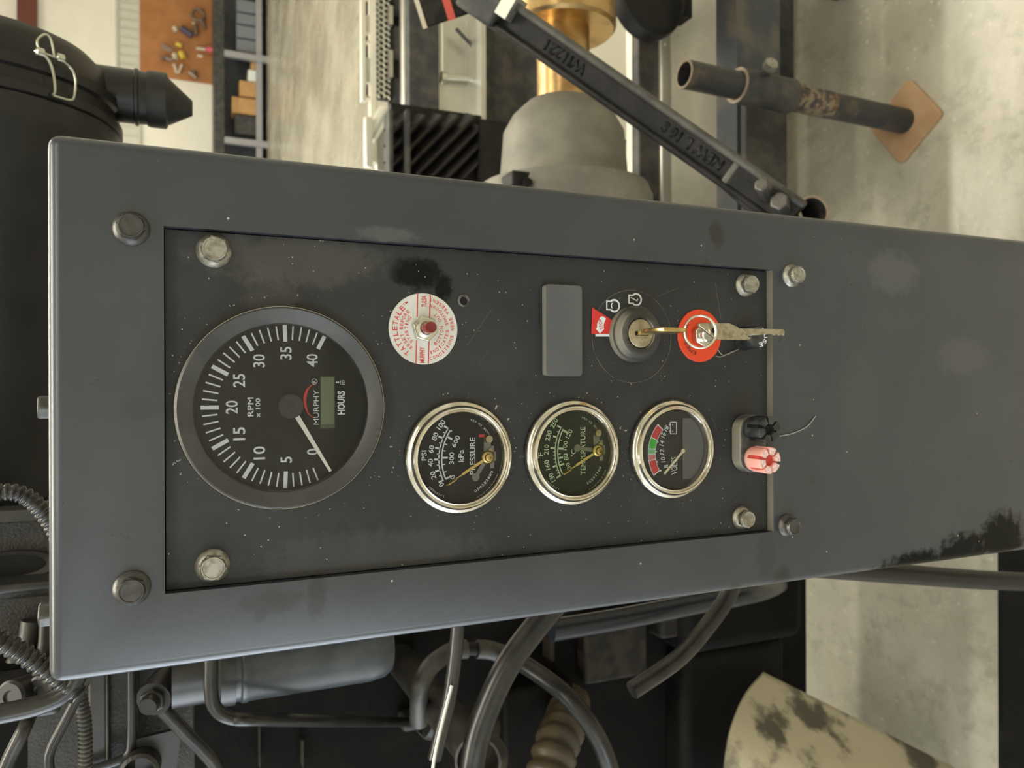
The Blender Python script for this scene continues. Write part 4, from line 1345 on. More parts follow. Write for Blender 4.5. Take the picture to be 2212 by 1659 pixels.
sheet = thing('lit_floor_sheet', 'added pale cream sheet standing in for the lit floor behind the pump shaft', 'sheet', at(1330, 200, 2.15))  # added sheet in place of bright floor showing through the gap
lo, hi = rect(1262, -80, 1384, 440, 2.15, 0.03)
MB().box((lo[0], 2.15, 0), hi).build('sheet_face', M['wall'], sheet)
up = thing('cross_channel', 'dark cross channel lying on the tank beside the added floor sheet', 'frame', at(1405, 200, YK))
lo, hi = rect(1380, 40, 1432, 470, YK, 0.03)
bevel(MB().box((lo[0], lo[1], TT), hi).build('channel', M['frame_grey'], up), 0.004, 3)
pc = at(1410, -14, YK - 0.075)
hd = thing('black_hood', 'black rounded plastic hood above the tank', 'hood', (pc.x, pc.y, pc.z - 0.07))
mb = MB(frame(pc, (0, 1, 0.12)))
mb.lathe([(0, -0.012), (pxm(pc, 76), -0.012), (pxm(pc, 88), -0.004), (pxm(pc, 92), 0.008), (pxm(pc, 92), 0.03), (pxm(pc, 84), 0.034)], 40)
mb.build('hood_shell', M['black'], hd)
MB().box((pc.x - 0.02, pc.y + 0.02, TT - 0.028), (pc.x + 0.02, YK - 0.0125, TT - 0.006)).build('hood_bracket', M['black'], hd)

YR = 1.24
rail = thing('frame_rail', 'blue grey trailer frame rail carrying the round jack', 'rail', at(1650, 200, YR))
lo, hi = rect(1606, -160, 1700, 560, YR, 0.012)
MB().box((lo[0], YR + 0.02, lo[2] + 0.008), (hi[0], YR + 0.03, hi[2] - 0.008)).box((lo[0], YR + 0.02, hi[2] - 0.008), (hi[0], YR + 0.085, hi[2])).box((lo[0], YR + 0.02, lo[2]), (hi[0], YR + 0.085, lo[2] + 0.008)).build('channel', M['rail'], rail)
for xx in (hi[0] - 0.03, lo[0] + 0.02):
    MB().box((xx - 0.03, YR + 0.03, 0), (xx + 0.01, YR + 0.085, lo[2])).build('leg', M['rail'], rail)
lo, hi = rect(1612, 208, 1702, 545, YR, 0.02)
bevel(MB().box(lo, hi).build('jack_bracket', M['frame_grey'], rail), 0.004)

ft = atz(1952, 262, 0.012)
YJ = ft.y
jack = thing('trailer_jack', 'steel tube trailer jack on a rusty square foot plate', 'jack', (ft.x, YJ, 0))
rj = pxm(ft, 26)
zt = at(1478, 162, YJ).z
zc0, zc1 = at(1592, 180, YJ).z, at(1706, 205, YJ).z
X0 = ft.x
TILT = Vector((at(1478, 160, YJ).x - X0, 0, zt)).normalized()


def jx(z): return Vector((X0, YJ, 0)) + TILT * (z / TILT.z)


def pipe(name, z0, z1, r, th, mt, parent, rim=None):
    mb = MB(frame(jx(z0), TILT, (1, 0, 0)))
    Lh = (jx(z1) - jx(z0)).length
    mb.ring([(r, 0), (r, Lh), (r - th, Lh), (r - th, 0)], 40)
    o = mb.build(name, M[mt], parent)
    MB(frame(jx(z1), TILT, (1, 0, 0))).ring([(r, -0.001), (r, 0.0006), (r - th, 0.0006), (r - th, -0.001)], 40).build('cut_rim', M['tube_rim'], parent)
    return o


pipe('inner_tube', 0.012, zt, rj, 0.004, 'tube', jack)
pipe('collar', zc1, zc0, rj * 1.28, 0.006, 'frame_grey', jack)
s = NT('flaking_rust')
s.put(s.b.inputs['Base Color'], s.mix(s.ramp(s.noise(75, 5, 0.7), 0.46, 0.56), s.mix(s.ramp(s.noise(30, 4), 0.4, 0.6), (0.045, 0.043, 0.045), (0.13, 0.075, 0.038)), (0.23, 0.175, 0.115)))
s.b.inputs['Roughness'].default_value = 0.8
s.bump(s.noise(90, 5), 0.8, 0.002)
M['flake'] = s.m
za_, zb2 = at(1712, 212, YJ).z, at(1792, 232, YJ).z
MB(frame(jx(zb2), TILT, (1, 0, 0))).ring([(rj * 1.0, 0), (rj * 1.03, 0.004), (rj * 1.04, (za_ - zb2) * 0.8), (rj * 1.02, za_ - zb2), (rj * 0.9, za_ - zb2), (rj * 0.9, 0)], 36).build('rust_patch', M['flake'], jack)
ps = 0.062
mb = MB(Matrix.Translation((X0, YJ, 0)) @ Matrix.Rotation(R(38), 4, 'Z'))
mb.prism(rrect(-ps, -ps, ps, ps, 0.012), 0.0, 0.011)
bevel(mb.build('foot_plate', M['rust'], jack), 0.002, 2)
p = jx((zc0 + zc1) / 2 + 0.01)
p2 = at(1668, 135, YJ - 0.05)
p1 = at(1652, 160, YJ - rj)
MB().tube([p1, p1.lerp(p2, 0.55)], 0.008, 10).build('clamp_screw', M['bolt_dark'], jack)
MB().tube([p1.lerp(p2, 0.5), p2], 0.013, 6).build('clamp_screw_head', M['bolt'], jack)

pe = at(1757, 456, 1.0)
pipe2 = thing('pipe_stub', 'open steel pipe end lying under the frame rail', 'pipe', pe)
ax2 = Vector((0.15, -1, 0.25)).normalized()
r = pxm(pe, 36)
MB(frame(pe, ax2)).ring([(r, -0.25), (r, 0), (r * 0.84, 0), (r * 0.84, -0.25)], 36).build('pipe_wall', M['tube'], pipe2)
MB(frame(pe, ax2)).ring([(r, -0.001), (r, 0.0008), (r * 0.84, 0.0008), (r * 0.84, -0.001)], 36).build('cut_rim', M['tube_rim'], pipe2)

# ---- cast tow arm
A0, A1 = at(1015, -20, 1.02), at(1720, 470, 0.80)
arm = thing('cast_arm', 'black cast iron arm with raised lettering slanting behind the post', 'arm', A1)
d = (A0 - A1).normalized()
nr = (CAM - A1).normalized()
Mf = frame(A1, nr, d)             # local x along the arm, y across, z towards the viewer
La = (A0 - A1).length
hw = pxm(A0.lerp(A1, 0.5), 38)
MB(Mf).box((0, -hw, -0.022), (La, hw, -0.010)).build('web', M['cast'], arm)
bevel(MB(Mf).box((0, hw * 0.58, -0.03), (La, hw, 0.002)).build('upper_flange', M['cast'], arm), 0.008, 4)
bevel(MB(Mf).box((0, -hw, -0.03), (La, -hw * 0.52, 0.003)).build('lower_flange', M['cast_dusty_lit'], arm), 0.009, 3)
mb = MB(Mf)
mb.text('NEW L 16 S', (La * 0.315, hw * 0.03), La * 0.185, hw * 0.66, -0.008, 0, 0.03)
o = mb.build('raised_lettering', M['cast'], arm)
s_ = o.modifiers.new('depth', 'SOLIDIFY'); s_.thickness = 0.004; s_.offset = -1
mb = MB(Mf)
mb.text('WI1221', (La * 0.72, hw * 0.03), La * 0.13, hw * 0.66, -0.008, 0, 0.02)
o = mb.build('raised_lettering', M['cast'], arm)
s_ = o.modifiers.new('depth', 'SOLIDIFY'); s_.thickness = 0.004; s_.offset = -1
bevel(MB(Mf).box((La * 0.185, -hw * 0.6, -0.02), (La * 0.203, hw * 0.7, 0.001)).build('end_rib', M['cast_dusty_lit'], arm), 0.003, 3)
bevel(MB(Mf).prism([(0, -hw), (La * 0.19, -hw), (La * 0.19, hw), (0, hw * 1.5)], -0.03, -0.001).build('clevis', M['cast'], arm), 0.004, 3)
MB(Mf).box((La * 0.05, -0.003, -0.002), (La * 0.17, 0.003, 0.0005)).build('slot', M['black'], arm)
for (x, y, rp, h_) in ((1648, 404, 17, 0.02), (1686, 440, 21, 0.022)):
    p = at(x, y, 0.80)
    r = pxm(p, rp)
    bevel(MB(frame(p, (0.2, -0.7, 0.9))).prism([(r * math.cos(k * math.pi / 3), r * math.sin(k * math.pi / 3)) for k in range(6)], -0.03, h_ * 0.5).build('clevis_nut', M['bolt_dark'], arm), 0.002, 2)
bevel(MB(Mf).box((La * 0.93, -hw * 1.3, -0.035), (La * 1.05, hw * 1.1, 0.012)).build('arm_head', M['frame_grey'], arm), 0.006, 3)
MB(Mf).box((La * 0.90, -hw * 1.25, -0.03), (La * 0.935, hw * 0.2, 0.014)).build('head_strap', M['alu'], arm)
MB().tube([A1 + Vector((-0.075, 0.03, 0)), Vector((A1.x - 0.075, A1.y + 0.03, 0))], 0.02, 10).tube([A1 + Vector((-0.08, 0.03, -0.02)), A1 + Vector((0, 0.0, -0.01))], 0.015, 10).build('arm_post', M['cast'], arm)
A2 = at(955, 0, 1.12)
act = thing('actuator_block', 'brown metal block with a red stripe at the head of the cast arm', 'actuator', A2)
Ma = frame(A2, (CAM - A2).normalized(), (A0 - A2))
bevel(MB(Ma).box((-0.035, -0.03, -0.03), (0.05, 0.026, 0.0)).build('block_body', M['dirt'], act), 0.004, 3)
MB(Ma).box((0.0, -0.0305, -0.0295), (0.012, 0.0265, 0.0008)).build('red_stripe', M['red_tape'], act)
MB(Ma).box((-0.041, -0.03, -0.028), (-0.034, 0.024, 0.001)).build('end_cap', M['tool_light'], act)
# ------------------------------------------------------------------ air cleaner above and behind the post
YA, ZA, RA = 0.95, 1.585, 0.132
XJ = 0.283
air = thing('air_cleaner', 'large black plastic air cleaner canister with a steel wire clip', 'air cleaner', (0.1, YA, ZA - RA))
AF = lambda x: frame((x, YA, ZA), (1, 0, 0), (0, 0, 1))
MB(AF(-0.11)).lathe([(RA * 0.90, 0), (RA * 0.94, 0.004), (RA * 0.94, XJ + 0.11 - 0.045), (RA * 0.98, XJ + 0.11 - 0.035), (RA * 0.98, XJ + 0.11 - 0.012), (RA * 0.9, XJ + 0.11 - 0.012)], 96).build('canister_body', M['black_plastic'], air)
MB(AF(XJ)).lathe([(RA * 0.95, -0.012), (RA * 1.0, -0.010), (RA * 1.0, -0.002), (RA * 0.955, 0.0), (RA * 0.955, 0.012), (RA * 0.985, 0.014), (RA * 0.985, 0.024), (RA * 0.93, 0.027), (RA * 0.90, 0.050), (RA * 0.80, 0.064), (RA * 0.4, 0.068), (0, 0.068)], 96).build('end_cover', M['black_plastic'], air)
# duck-bill drain on the cover's underside, pointing down
dx = at(330, 215, YA).x
z0, z1, z2, z3 = at(190, 205, YA).z, at(290, 210, YA).z, at(318, 212, YA).z, at(350, 215, YA).z
z4 = at(416, 240, YA).z
rd_ = pxm(at(300, 215, YA), 56)
MB(frame((dx, YA, 0), (0, 0, -1))).lathe([(rd_, -z0), (rd_ * 1.0, -z1), (rd_ * 1.06, -z1 + 0.001), (rd_ * 1.06, -z1 + 0.004), (rd_ * 0.99, -z1 + 0.005), (rd_ * 0.97, -z2)], 48).build('drain_stub', M['black_plastic'], air)
val = MB(frame((dx, YA, 0), (0, 0, -1))).lathe([(rd_ * 1.02, -z2), (rd_ * 1.05, -z2 + 0.004), (rd_ * 1.05, -z3 + 0.004), (rd_ * 0.98, -z3 + 0.006), (rd_ * 0.94, -z3 + 0.0061)], 48)
vo = val.build('rubber_valve', M['rubber_black'], air)
n = 24
top = [(dx + rd_ * 0.95 * math.cos(2 * math.pi * k / n), YA + rd_ * 0.95 * math.sin(2 * math.pi * k / n), z3 - 0.004) for k in range(n)]
bot = [(dx - rd_ * 0.15 + rd_ * 0.30 * math.cos(2 * math.pi * k / n), YA + rd_ * 0.12 * math.sin(2 * math.pi * k / n), z4) for k in range(n)]
MB().add(top + bot, [(k, n + k, n + (k + 1) % n, (k + 1) % n) for k in range(n)] + [tuple(range(n, 2 * n))]).build('valve_lips', M['rubber_black'], air)
# wire clip over the joint


def on_can(x, y, lift=0.003):
    """where the sight line through a pixel meets the canister (outer radius)"""
    d = ray(x, y)
    r = RA + lift
    oy, oz = CAM.y - YA, CAM.z - ZA
    A_, B_, C_ = d.y ** 2 + d.z ** 2, 2 * (d.y * oy + d.z * oz), oy ** 2 + oz ** 2 - r * r
    q = B_ * B_ - 4 * A_ * C_
    t = (-B_ - math.sqrt(max(q, 0))) / (2 * A_)
    return CAM + d * t


for nm, pts, rr in (('clip_wire', [(88, 118), (80, 90), (92, 76), (104, 77), (112, 92), (117, 122)], 2.6),
                    ('clip_wire', [(80, 112), (98, 122), (110, 140), (117, 168), (119, 196), (114, 206)], 3.0),
                    ('clip_wire', [(117, 122), (140, 136), (156, 152), (163, 176), (160, 208), (150, 216), (114, 206)], 2.6),
                    ('clip_wire', [(92, 114), (118, 124), (132, 126)], 3.0)):
    path = smooth_path([on_can(x, y, 0.004) for x, y in pts], 6)
    MB().tube(path, pxm(path[0], rr), 8).build(nm, M['zinc'], air)
for x, y in ((86, 113), (130, 126)):
    p = on_can(x, y, 0.004)
    MB().lathe([(0, -0.005), (0.0042, -0.003), (0.0042, 0.003), (0, 0.005)], 14, frame(p, (0, -0.5, 1))).build('clip_pivot', M['zinc'], air)
MB().box((-0.10, YA - 0.03, 0.6), (-0.04, YA + 0.03, ZA - RA * 0.85)).build('mounting_post', M['black'], air)
MB().box((-0.10, YA - 0.03, 0.0), (-0.04, YA + 0.03, 0.6)).build('mounting_post', M['black'], air)

# ------------------------------------------------------------------ engine to the side of the post
YE = 1.0
eng = thing('engine_block', 'dark grimy engine block filling the space beside the post', 'engine', (-0.5, YE, 0))
lo, hi = rect(300, 1180, 1742, 1900, YE, 0.5)
MB().box((lo[0] - 0.6, YE, lo[2]), (hi[0], YE + 0.5, hi[2])).build('block', M['engine'], eng)
lo2, hi2 = rect(-500, 1120, 300, 1900, YE, 0.5)
MB().box((lo2[0] - 0.6, YE, hi[2]), (hi2[0], YE + 0.5, hi2[2] + 0.1)).build('head', M['engine'], eng)
MB().box((lo[0] - 0.6, YE + 0.1, 0), (lo[0] - 0.25, YE + 0.4, lo[2])).build('mount', M['black'], eng)
# oil pan with a rounded corner at the foot of the block
lo3, hi3 = rect(1480, 1250, 1740, 1400, YE - 0.06, 0.08)
bevel(MB().box(lo3, hi3).build('oil_pan', M['engine'], eng), 0.02, 4)
lo3, hi3 = rect(1480, 1390, 1700, 1900, YE - 0.05, 0.06)
bevel(MB().box(lo3, hi3).build('oil_pan', M['engine'], eng), 0.015, 4)
for x0, x1, y0, y1, mt, dY in ((1265, 1400, 1335, 1470, 'dirt', 0.03), (1430, 1470, 1310, 1380, 'dirt', 0.04), (1475, 1500, 1310, 1400, 'engine_grey', 0.045), (1505, 1512, 1330, 1659, 'dirt', 0.04),
                               (1470, 1478, 1500, 1659, 'dirt', 0.03), (870, 930, 1545, 1580, 'engine_grey', 0.03), (1190, 1200, 1380, 1430, 'dirt', 0.03), (560, 564, 1560, 1659, 'dirt', 0.02), (652, 658, 1600, 1659, 'dirt', 0.02), (1090, 1240, 1480, 1700, 'engine', 0.05)):
    lo3, hi3 = rect(x0, y0, x1, y1, YE - dY, dY)
    bevel(MB().box(lo3, hi3).build('casting_boss', M[mt], eng), 0.006, 3)


def hose(name, label, cat, pts, rpx, mt, Y=0.6, group=None, ribs=0, parent=None, n=14):
    P = [at(p[0], p[1], p[2] if len(p) > 2 else Y) for p in pts]
    r = pxm(P[0], rpx)
    path = smooth_path(P, 10)
    if ribs:
        path = smooth_path(P, 4 * ribs)
        N = len(path)
        cnt = [0]
        ln = sum((path[i + 1] - path[i]).length for i in range(N - 1))
        turns = ln / (r * 0.62)
        M_ = int(turns) * 6
        # even re-sampling
        acc, out, k = 0.0, [path[0]], 1
        stepl = ln / M_
        for i in range(N - 1):
            sl = (path[i + 1] - path[i]).length
            while k * stepl <= acc + sl + 1e-9 and k <= M_:
                out.append(path[i].lerp(path[i + 1], (k * stepl - acc) / max(sl, 1e-9)))
                k += 1
            acc += sl
        path = out
        prof = [1.0, 1.0, 0.97, 0.82, 0.80, 0.93]
        L_ = len(path) - 1
        o = MB().tube(path, lambda t: r * prof[int(round(t * L_)) % 6], n).build(name, M[mt], parent, 60)
    else:
        o = MB().tube(path, r, n).build(name, M[mt], parent, 60)
    if label: tag(o, label, cat, group)
    return o


LG = 'corrugated wire looms on the engine'
hose('wire_loom', 'grey corrugated loom bending in behind the top edge of the post', 'wire loom', [(-60, 1075), (-10, 1064), (40, 1066), (78, 1090), (112, 1132), (140, 1190)], 20, 'loom', 0.56, LG, 12)
hose('wire_loom', 'black corrugated loom slanting in by the lower top bolt', 'wire loom', [(-60, 1355), (-10, 1380), (50, 1412), (120, 1462), (170, 1500)], 24, 'loom', 0.60, LG, 12)
hose('wire_loom', 'dusty corrugated loom running straight down beside the casting', 'wire loom', [(160, 1470), (176, 1520), (184, 1580), (184, 1720)], 15, 'hose_dusty', 0.66, LG, 12)
br = thing('engine_bracket', 'dusty grey engine bracket with an oval hole', 'bracket', at(40, 1200, 0.74))
lo3, hi3 = rect(-120, 1110, 150, 1300, 0.74, 0.03)
bevel(MB().box(lo3, hi3).build('bracket_plate', M['engine_grey'], br), 0.008, 3)
pe = at(28, 1221, 0.735)
mb = MB(Matrix.Translation(pe) @ Matrix.Rotation(R(90), 4, 'X') @ Matrix.Diagonal((1, 2.8, 1, 1)))
mb.ring([(0.0115, -0.006), (0.0115, 0.003), (0.0085, 0.002), (0.0085, -0.006)], 40)
mb.build('hole_rim', M['engine_sheet'], br)
mb = MB(Matrix.Translation(pe) @ Matrix.Rotation(R(90), 4, 'X') @ Matrix.Diagonal((1, 2.8, 1, 1)))
mb.lathe([(0.0088, -0.004), (0.0088, 0.0006), (0, 0.0006)], 36).build('hole', M['black'], br)
lo3, hi3 = rect(-120, 1264, 150, 1284, 0.70, 0.05)
bevel(MB().box(lo3, hi3).build('ledge', M['engine_sheet'], br), 0.003, 3)
lo3, hi3 = rect(-120, 1290, 150, 1400, 0.745, 0.02)
MB().box(lo3, hi3).build('lower_web', M['engine_grey'], br)
lo3, hi3 = rect(-120, 1105, 100, 1130, 0.72, 0.03)
MB().box(lo3, hi3).build('upper_lip', M['engine_sheet'], br)
MB().box((lo3[0], 0.765, at(0, 1300, .74).z), (hi3[0], YE, hi3[2])).build('bracket_arm', M['engine'], br)

hose('coolant_hose', 'smooth grey hose curving out from under the post corner', 'hose', [(-60, 1552), (10, 1540), (80, 1524), (135, 1500), (165, 1462), (172, 1400)], 22, 'hose_grey', 0.60)
blk = thing('injector_block', 'black clamp block with two round screw bosses below the grey hose', 'clamp', at(50, 1510, 0.68))
lo3, hi3 = rect(-60, 1478, 130, 1560, 0.68, 0.04)
bevel(MB().box(lo3, hi3).build('clamp_body', M['black_plastic'], blk), 0.005, 3)
for x, y in ((26, 1505), (90, 1494)):
    p = at(x, y, 0.665)
    MB(frame(p, (0.15, -1, 0.6))).lathe([(0.012, -0.02), (0.012, 0.001), (0.010, 0.003), (0.005, 0.003), (0.004, 0.0015), (0, 0.0015)], 28).build('screw_boss', M['black_plastic'], blk)
MB().box((lo3[0], 0.72, lo3[2]), (hi3[0], YE, hi3[2])).build('clamp_bracket', M['engine'], blk)
FG = 'steel fuel lines on the engine'
hose('fuel_line', 'thick grey fuel line rising into the clamp block', 'fuel line', [(-10, 1720, 0.66), (20, 1640, 0.66), (52, 1575, 0.66), (66, 1540, 0.68)], 15, 'hose_grey', 0.66, FG)
hose('fuel_line', 'thin black fuel line bending beside the dusty loom', 'fuel line', [(118, 1720), (106, 1650), (112, 1615), (140, 1560), (186, 1470)], 10, 'hose', 0.62, FG)
hose('fuel_line', 'pale fat tube behind the clamp block', 'fuel line', [(-20, 1530), (20, 1460), (60, 1390), (70, 1340)], 22, 'hose_dusty', 0.74, FG)
hose('fuel_line', 'slim dusty tube behind the black corrugated loom', 'fuel line', [(50, 1500), (75, 1440), (95, 1400), (100, 1330)], 13, 'hose_dusty', 0.73, FG)

cst = thing('engine_casting', 'rough grey engine casting under the corner of the post', 'casting', at(250, 1560, 0.76))
rbox('smooth_flank', 190, 1400, 234, 1760, 0.745, 0.03, 'engine_sheet', cst, 0.003)
rbox('rough_flank', 232, 1400, 300, 1760, 0.755, 0.03, 'engine_grey', cst, 0.003)
rbox('seam', 229, 1400, 235, 1760, 0.742, 0.01, 'hose_dusty', cst, 0.001)
rbox('rough_flank', 292, 1400, 420, 1600, 0.775, 0.02, 'engine_grey', cst, 0.003)
lo3, hi3 = rect(60, 1400, 420, 1760, 0.79, 0.03)
MB().box(lo3, hi3).box((lo3[0], 0.8, lo3[2]), (hi3[0], YE, hi3[2])).build('casting_core', M['engine_grey'], cst)
hose('fuel_line', 'slim fuel line running down the casting and turning at its foot', 'fuel line', [(284, 1400, 0.735), (285, 1500, 0.735), (284, 1600, 0.735), (276, 1630, 0.735), (250, 1645, 0.735), (180, 1668, 0.735)], 9, 'engine_sheet', 0.735, FG)
bj = thing('banjo_fitting', 'grey banjo bolt with its pipe slanting down the engine', 'fitting', at(330, 1512, 0.72))
p = at(334, 1508, 0.715)
nv = Vector((-0.1, -1, 0.35)).normalized()
MB(frame(p, nv)).lathe([(pxm(p, 37), -0.03), (pxm(p, 38), -0.002), (pxm(p, 36), 0.002), (pxm(p, 24), 0.002)], 32).build('banjo_eye', M['engine_sheet'], bj)
r = pxm(p, 27)
bevel(MB(frame(p, nv)).prism([(r * math.cos(k * math.pi / 3), r * math.sin(k * math.pi / 3)) for k in range(6)], 0.0, 0.007).build('hex_head', M['engine_sheet'], bj), 0.001, 2)
MB(frame(p, nv)).lathe([(r * 0.74, 0.006), (r * 0.74, 0.013), (r * 0.66, 0.015), (0, 0.015)], 28).build('stud_end', M['engine_sheet'], bj)
hose('banjo_pipe', None, None, [(350, 1530, 0.72), (395, 1578, 0.72), (440, 1622, 0.72), (468, 1660, 0.72), (478, 1720, 0.72)], 15, 'engine_sheet', 0.72, parent=bj)
lb_ = thing('lifting_bracket', 'grey sheet bracket with a round pipe ring near the bottom corner', 'bracket', at(330, 1620, 0.73))
v = [at(x, y, 0.735) for x, y in ((292, 1598), (392, 1574), (374, 1720), (292, 1720))]
mb = MB(Matrix(((1, 0, 0, 0), (0, 0, -1, v[0].y), (0, 1, 0, 0), (0, 0, 0, 1))))
mb.prism([(q.x, q.z) for q in v], -0.006, 0)
mb.build('bracket_sheet', M['engine_sheet'], lb_)
p = at(302, 1664, 0.725)
MB(frame(p, (0, -1, 0.1))).ring([(pxm(p, 40), -0.03), (pxm(p, 40), 0.004), (pxm(p, 33), 0.006), (pxm(p, 30), 0.004), (pxm(p, 30), -0.03)], 40).build('pipe_ring', M['engine_grey'], lb_)
MB(frame(p, (0, -1, 0.1))).lathe([(pxm(p, 30.5), -0.02), (pxm(p, 30.5), -0.012), (0, -0.012)], 32).build('ring_bore', M['black'], lb_)

# oil filter canister hanging upright, and its bent pipe
pa, pb = at(505, 1420, 0.72), at(842, 1420, 0.72)
can = thing('oil_filter', 'smooth slate grey oil filter canister below the edge of the post', 'oil filter', (pa.x, 0.72, pb.z))
rc_ = pxm(at(680, 1420, 0.72), 78)
hc = pa.z - pb.z
xcan = at(680, 1408, 0.72).x
MB(frame((xcan, 0.72, pb.z), (0, 0, 1))).lathe([(rc_ * 0.5, 0), (rc_ * 0.80, 0.002), (rc_ * 0.93, 0.008), (rc_, 0.022), (rc_, hc - 0.012), (rc_ * 1.03, hc - 0.010), (rc_ * 1.03, hc - 0.006), (rc_ * 0.98, hc - 0.004), (rc_ * 0.98, hc)], 56).build('canister', M['canister'], can)
MB(frame((xcan, 0.72, pb.z + hc), (0, 0, 1))).lathe([(rc_ * 1.05, 0), (rc_ * 1.05, 0.012), (rc_ * 0.9, 0.014), (rc_ * 0.9, 0.05)], 48).build('filter_head', M['engine_sheet'], can)
MB().box((xcan - 0.02, 0.72, pb.z + hc + 0.01), (xcan + 0.02, YE, pb.z + hc + 0.04)).build('filter_bracket', M['engine'], can)
hose('drain_pipe', 'black bent pipe wrapping under the oil filter', 'pipe', [(456, 1400, 0.66), (456, 1490, 0.66), (466, 1530, 0.66), (500, 1551, 0.66), (570, 1554, 0.67), (760, 1558, 0.78), (900, 1560, 0.98)], 15, 'hose', 0.66)

HG = 'black rubber hoses under the post'
hose('control_cable', 'thin grey sheathed cable hanging straight below the post edge', 'cable', [(990, 1330), (985, 1400), (972, 1500), (950, 1590), (938, 1640)], 15, 'hose_grey', 0.62)
hose('cable_core', 'bright bare wire running along the grey sheathed cable', 'wire', [(976, 1480, 0.612), (958, 1550, 0.612), (938, 1638, 0.612), (930, 1720, 0.612)], 4, 'zinc', 0.61)
hose('coolant_hose', 'thick black printed rubber hose curving down from the post edge', 'hose', [(1230, 1270), (1165, 1345), (1095, 1440), (1045, 1550), (1022, 1640), (1015, 1740)], 27, 'hose', 0.64, HG)
hose('coolant_hose', 'medium black hose sweeping down to the bottom edge beside the thick one', 'hose', [(1090, 1418, 0.80), (1140, 1440, 0.78), (1225, 1505, 0.74), (1295, 1600, 0.72), (1335, 1720, 0.72)], 19, 'hose', 0.80, HG)
ah = thing('bypass_hose', 'dusty hose arch with a steel union behind the cable', 'hose', at(960, 1430, 0.82))
hose('hose_body', None, None, [(905, 1560, 0.84), (908, 1490, 0.82), (930, 1440, 0.82), (975, 1408, 0.82), (1008, 1402, 0.82)], 20, 'hose_dusty', 0.82, parent=ah)
hose('steel_union', None, None, [(1005, 1402, 0.82), (1035, 1402, 0.82)], 14, 'black', 0.82, parent=ah)
hose('hose_end', None, None, [(1030, 1402, 0.82), (1060, 1405, 0.82), (1095, 1416, 0.82)], 20, 'hose_dusty', 0.82, parent=ah)
hose('drain_hose', 'black hose leaving the lower edge of the post towards the engine', 'hose', [(1590, 1250), (1562, 1305), (1520, 1362), (1462, 1425), (1365, 1492)], 18, 'hose', 0.66, HG)
hose('cross_pipe', 'dark blue black pipe running along the underside of the post', 'pipe', [(1190, 1362, 0.72), (1350, 1335, 0.72), (1500, 1305, 0.72), (1640, 1278, 0.74), (1690, 1262, 0.98)], 24, 'pipe_blue', 0.72)
ft_ = thing('hose_fitting', 'dusty metal elbow fitting under the arched hose', 'fitting', at(960, 1560, 0.86))
hose('elbow', None, None, [(925, 1550, 0.86), (970, 1560, 0.86), (1050, 1575, 0.9)], 40, 'engine_grey', 0.86, parent=ft_)
p = at(928, 1548, 0.86)
MB(frame(p, (0.0, -0.5, 1))).lathe([(pxm(p, 46), -0.006), (pxm(p, 46), 0.006), (pxm(p, 38), 0.008), (pxm(p, 38), -0.006)], 32).build('collar', M['engine_grey'], ft_)
cl = thing('hose_clamp', 'tan band clamp around the thick black hose', 'clamp', at(1030, 1620, 0.68))
p = at(1040, 1640, 0.70)
MB(frame(p, (0.2, -0.75, 0.6))).ring([(pxm(p, 52), -0.012), (pxm(p, 52), 0.012), (pxm(p, 46), 0.012), (pxm(p, 46), -0.012)], 40).build('band', M['hose_dusty'], cl)
MB().tube([p, p + Vector((0, 0.3, 0))], pxm(p, 44), 20).build('hose_spigot', M['engine_grey'], cl)
sp = thing('ribbed_boot', 'ochre dusty ribbed rubber boot at the bottom edge', 'boot', at(1195, 1600, 0.84))
hose('boot', None, None, [(1232, 1520, 0.98), (1222, 1560, 0.90), (1200, 1620, 0.86), (1170, 1740, 0.83)], 44, 'ochre', 0.84, ribs=24, parent=sp)

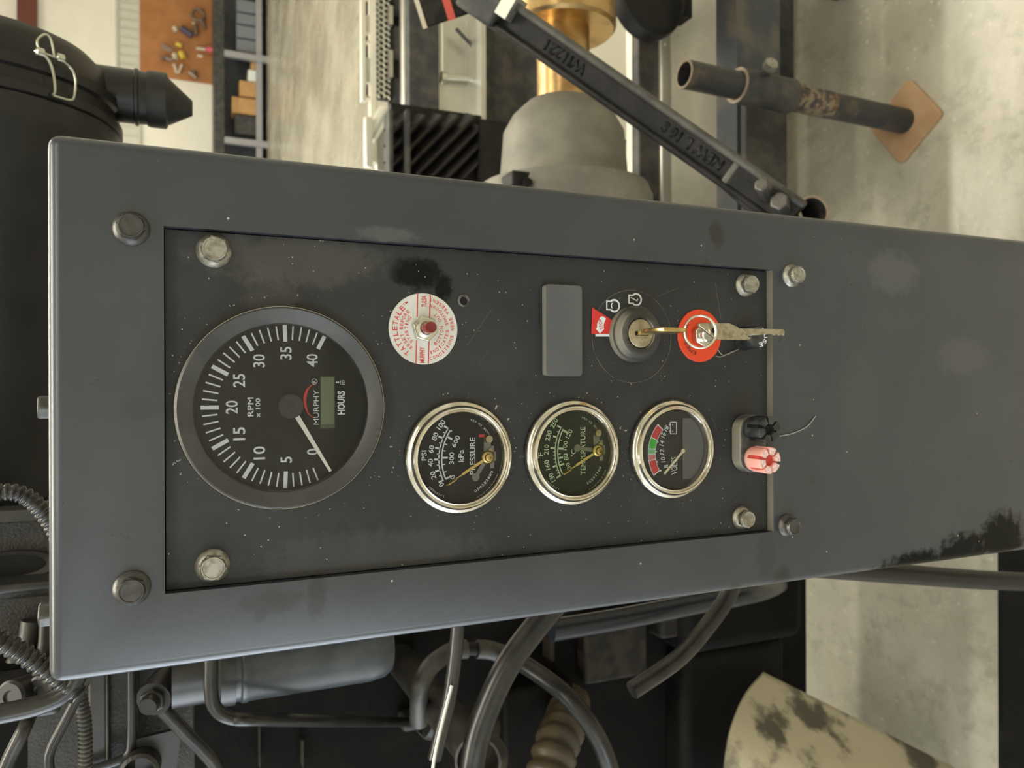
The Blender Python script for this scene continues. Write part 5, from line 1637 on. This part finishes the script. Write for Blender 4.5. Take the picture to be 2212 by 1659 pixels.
# ---- drum, shiny pipe and frame bar low beside the post
p0, p1 = at(1650, 1455, 0.93), at(2085, 1672, 0.82)
adir = p1 - p0
fen = thing('dusty_cover', 'beige dusty curved cover with dark oil stains beside the floor', 'cover', (p0.x, p0.y, 0))
arc = smooth_path([at(1650, 1455, 0.93), at(1612, 1500, 0.90), at(1584, 1560, 0.865), at(1568, 1625, 0.845), at(1563, 1700, 0.84), at(1568, 1790, 0.85)], 8)
n_ = len(arc)
back = [q + Vector((0.0, 0.006, -0.004)) for q in arc]
mb = MB()
for s0 in (0.0, 1.0):
    mb.v += [q + adir * s0 for q in arc] + [q + adir * s0 for q in back]
N2 = 2 * n_
for i in range(n_ - 1):
    mb.f += [(i, i + 1, N2 + i + 1, N2 + i), (n_ + i, N2 + n_ + i, N2 + n_ + i + 1, n_ + i + 1), (i, n_ + i, n_ + i + 1, i + 1), (N2 + i, N2 + i + 1, N2 + n_ + i + 1, N2 + n_ + i)]
mb.f += [(0, N2, N2 + n_, n_), (n_ - 1, 2 * n_ - 1, N2 + 2 * n_ - 1, N2 + n_ - 1)]
mb.build('cover_shell', M['drum'], fen, 50)
q = arc[-1] + adir * 0.5
MB().tube([q, Vector((q.x, q.y, 0))], 0.02, 10).build('cover_leg', M['black'], fen)
YH = 0.62
hose('skid_pipe', 'shiny black pipe standing close behind the foot of the post', 'pipe', [(1640, 1215, YH), (1800, 1228, YH), (1950, 1240, YH), (2110, 1252, YH), (2330, 1262, YH)], 24, 'black_plastic', YH)
bar = thing('frame_bar', 'dark brown frame bar low across the floor beside the post', 'frame', at(2200, 1400, 0.72))
lo3, hi3 = rect(2168, 1180, 2300, 1900, 0.72, 0.008)
MB().box(lo3, hi3).build('bar', M['engine'], bar)
MB().box((hi3[0] - 0.1, 0.72, 0), (hi3[0], 0.728, lo3[2])).build('bar_leg', M['engine'], bar)
MB().box((lo3[0], 0.72, 0), (lo3[0] + 0.1, 0.728, lo3[2])).build('bar_leg', M['engine'], bar)
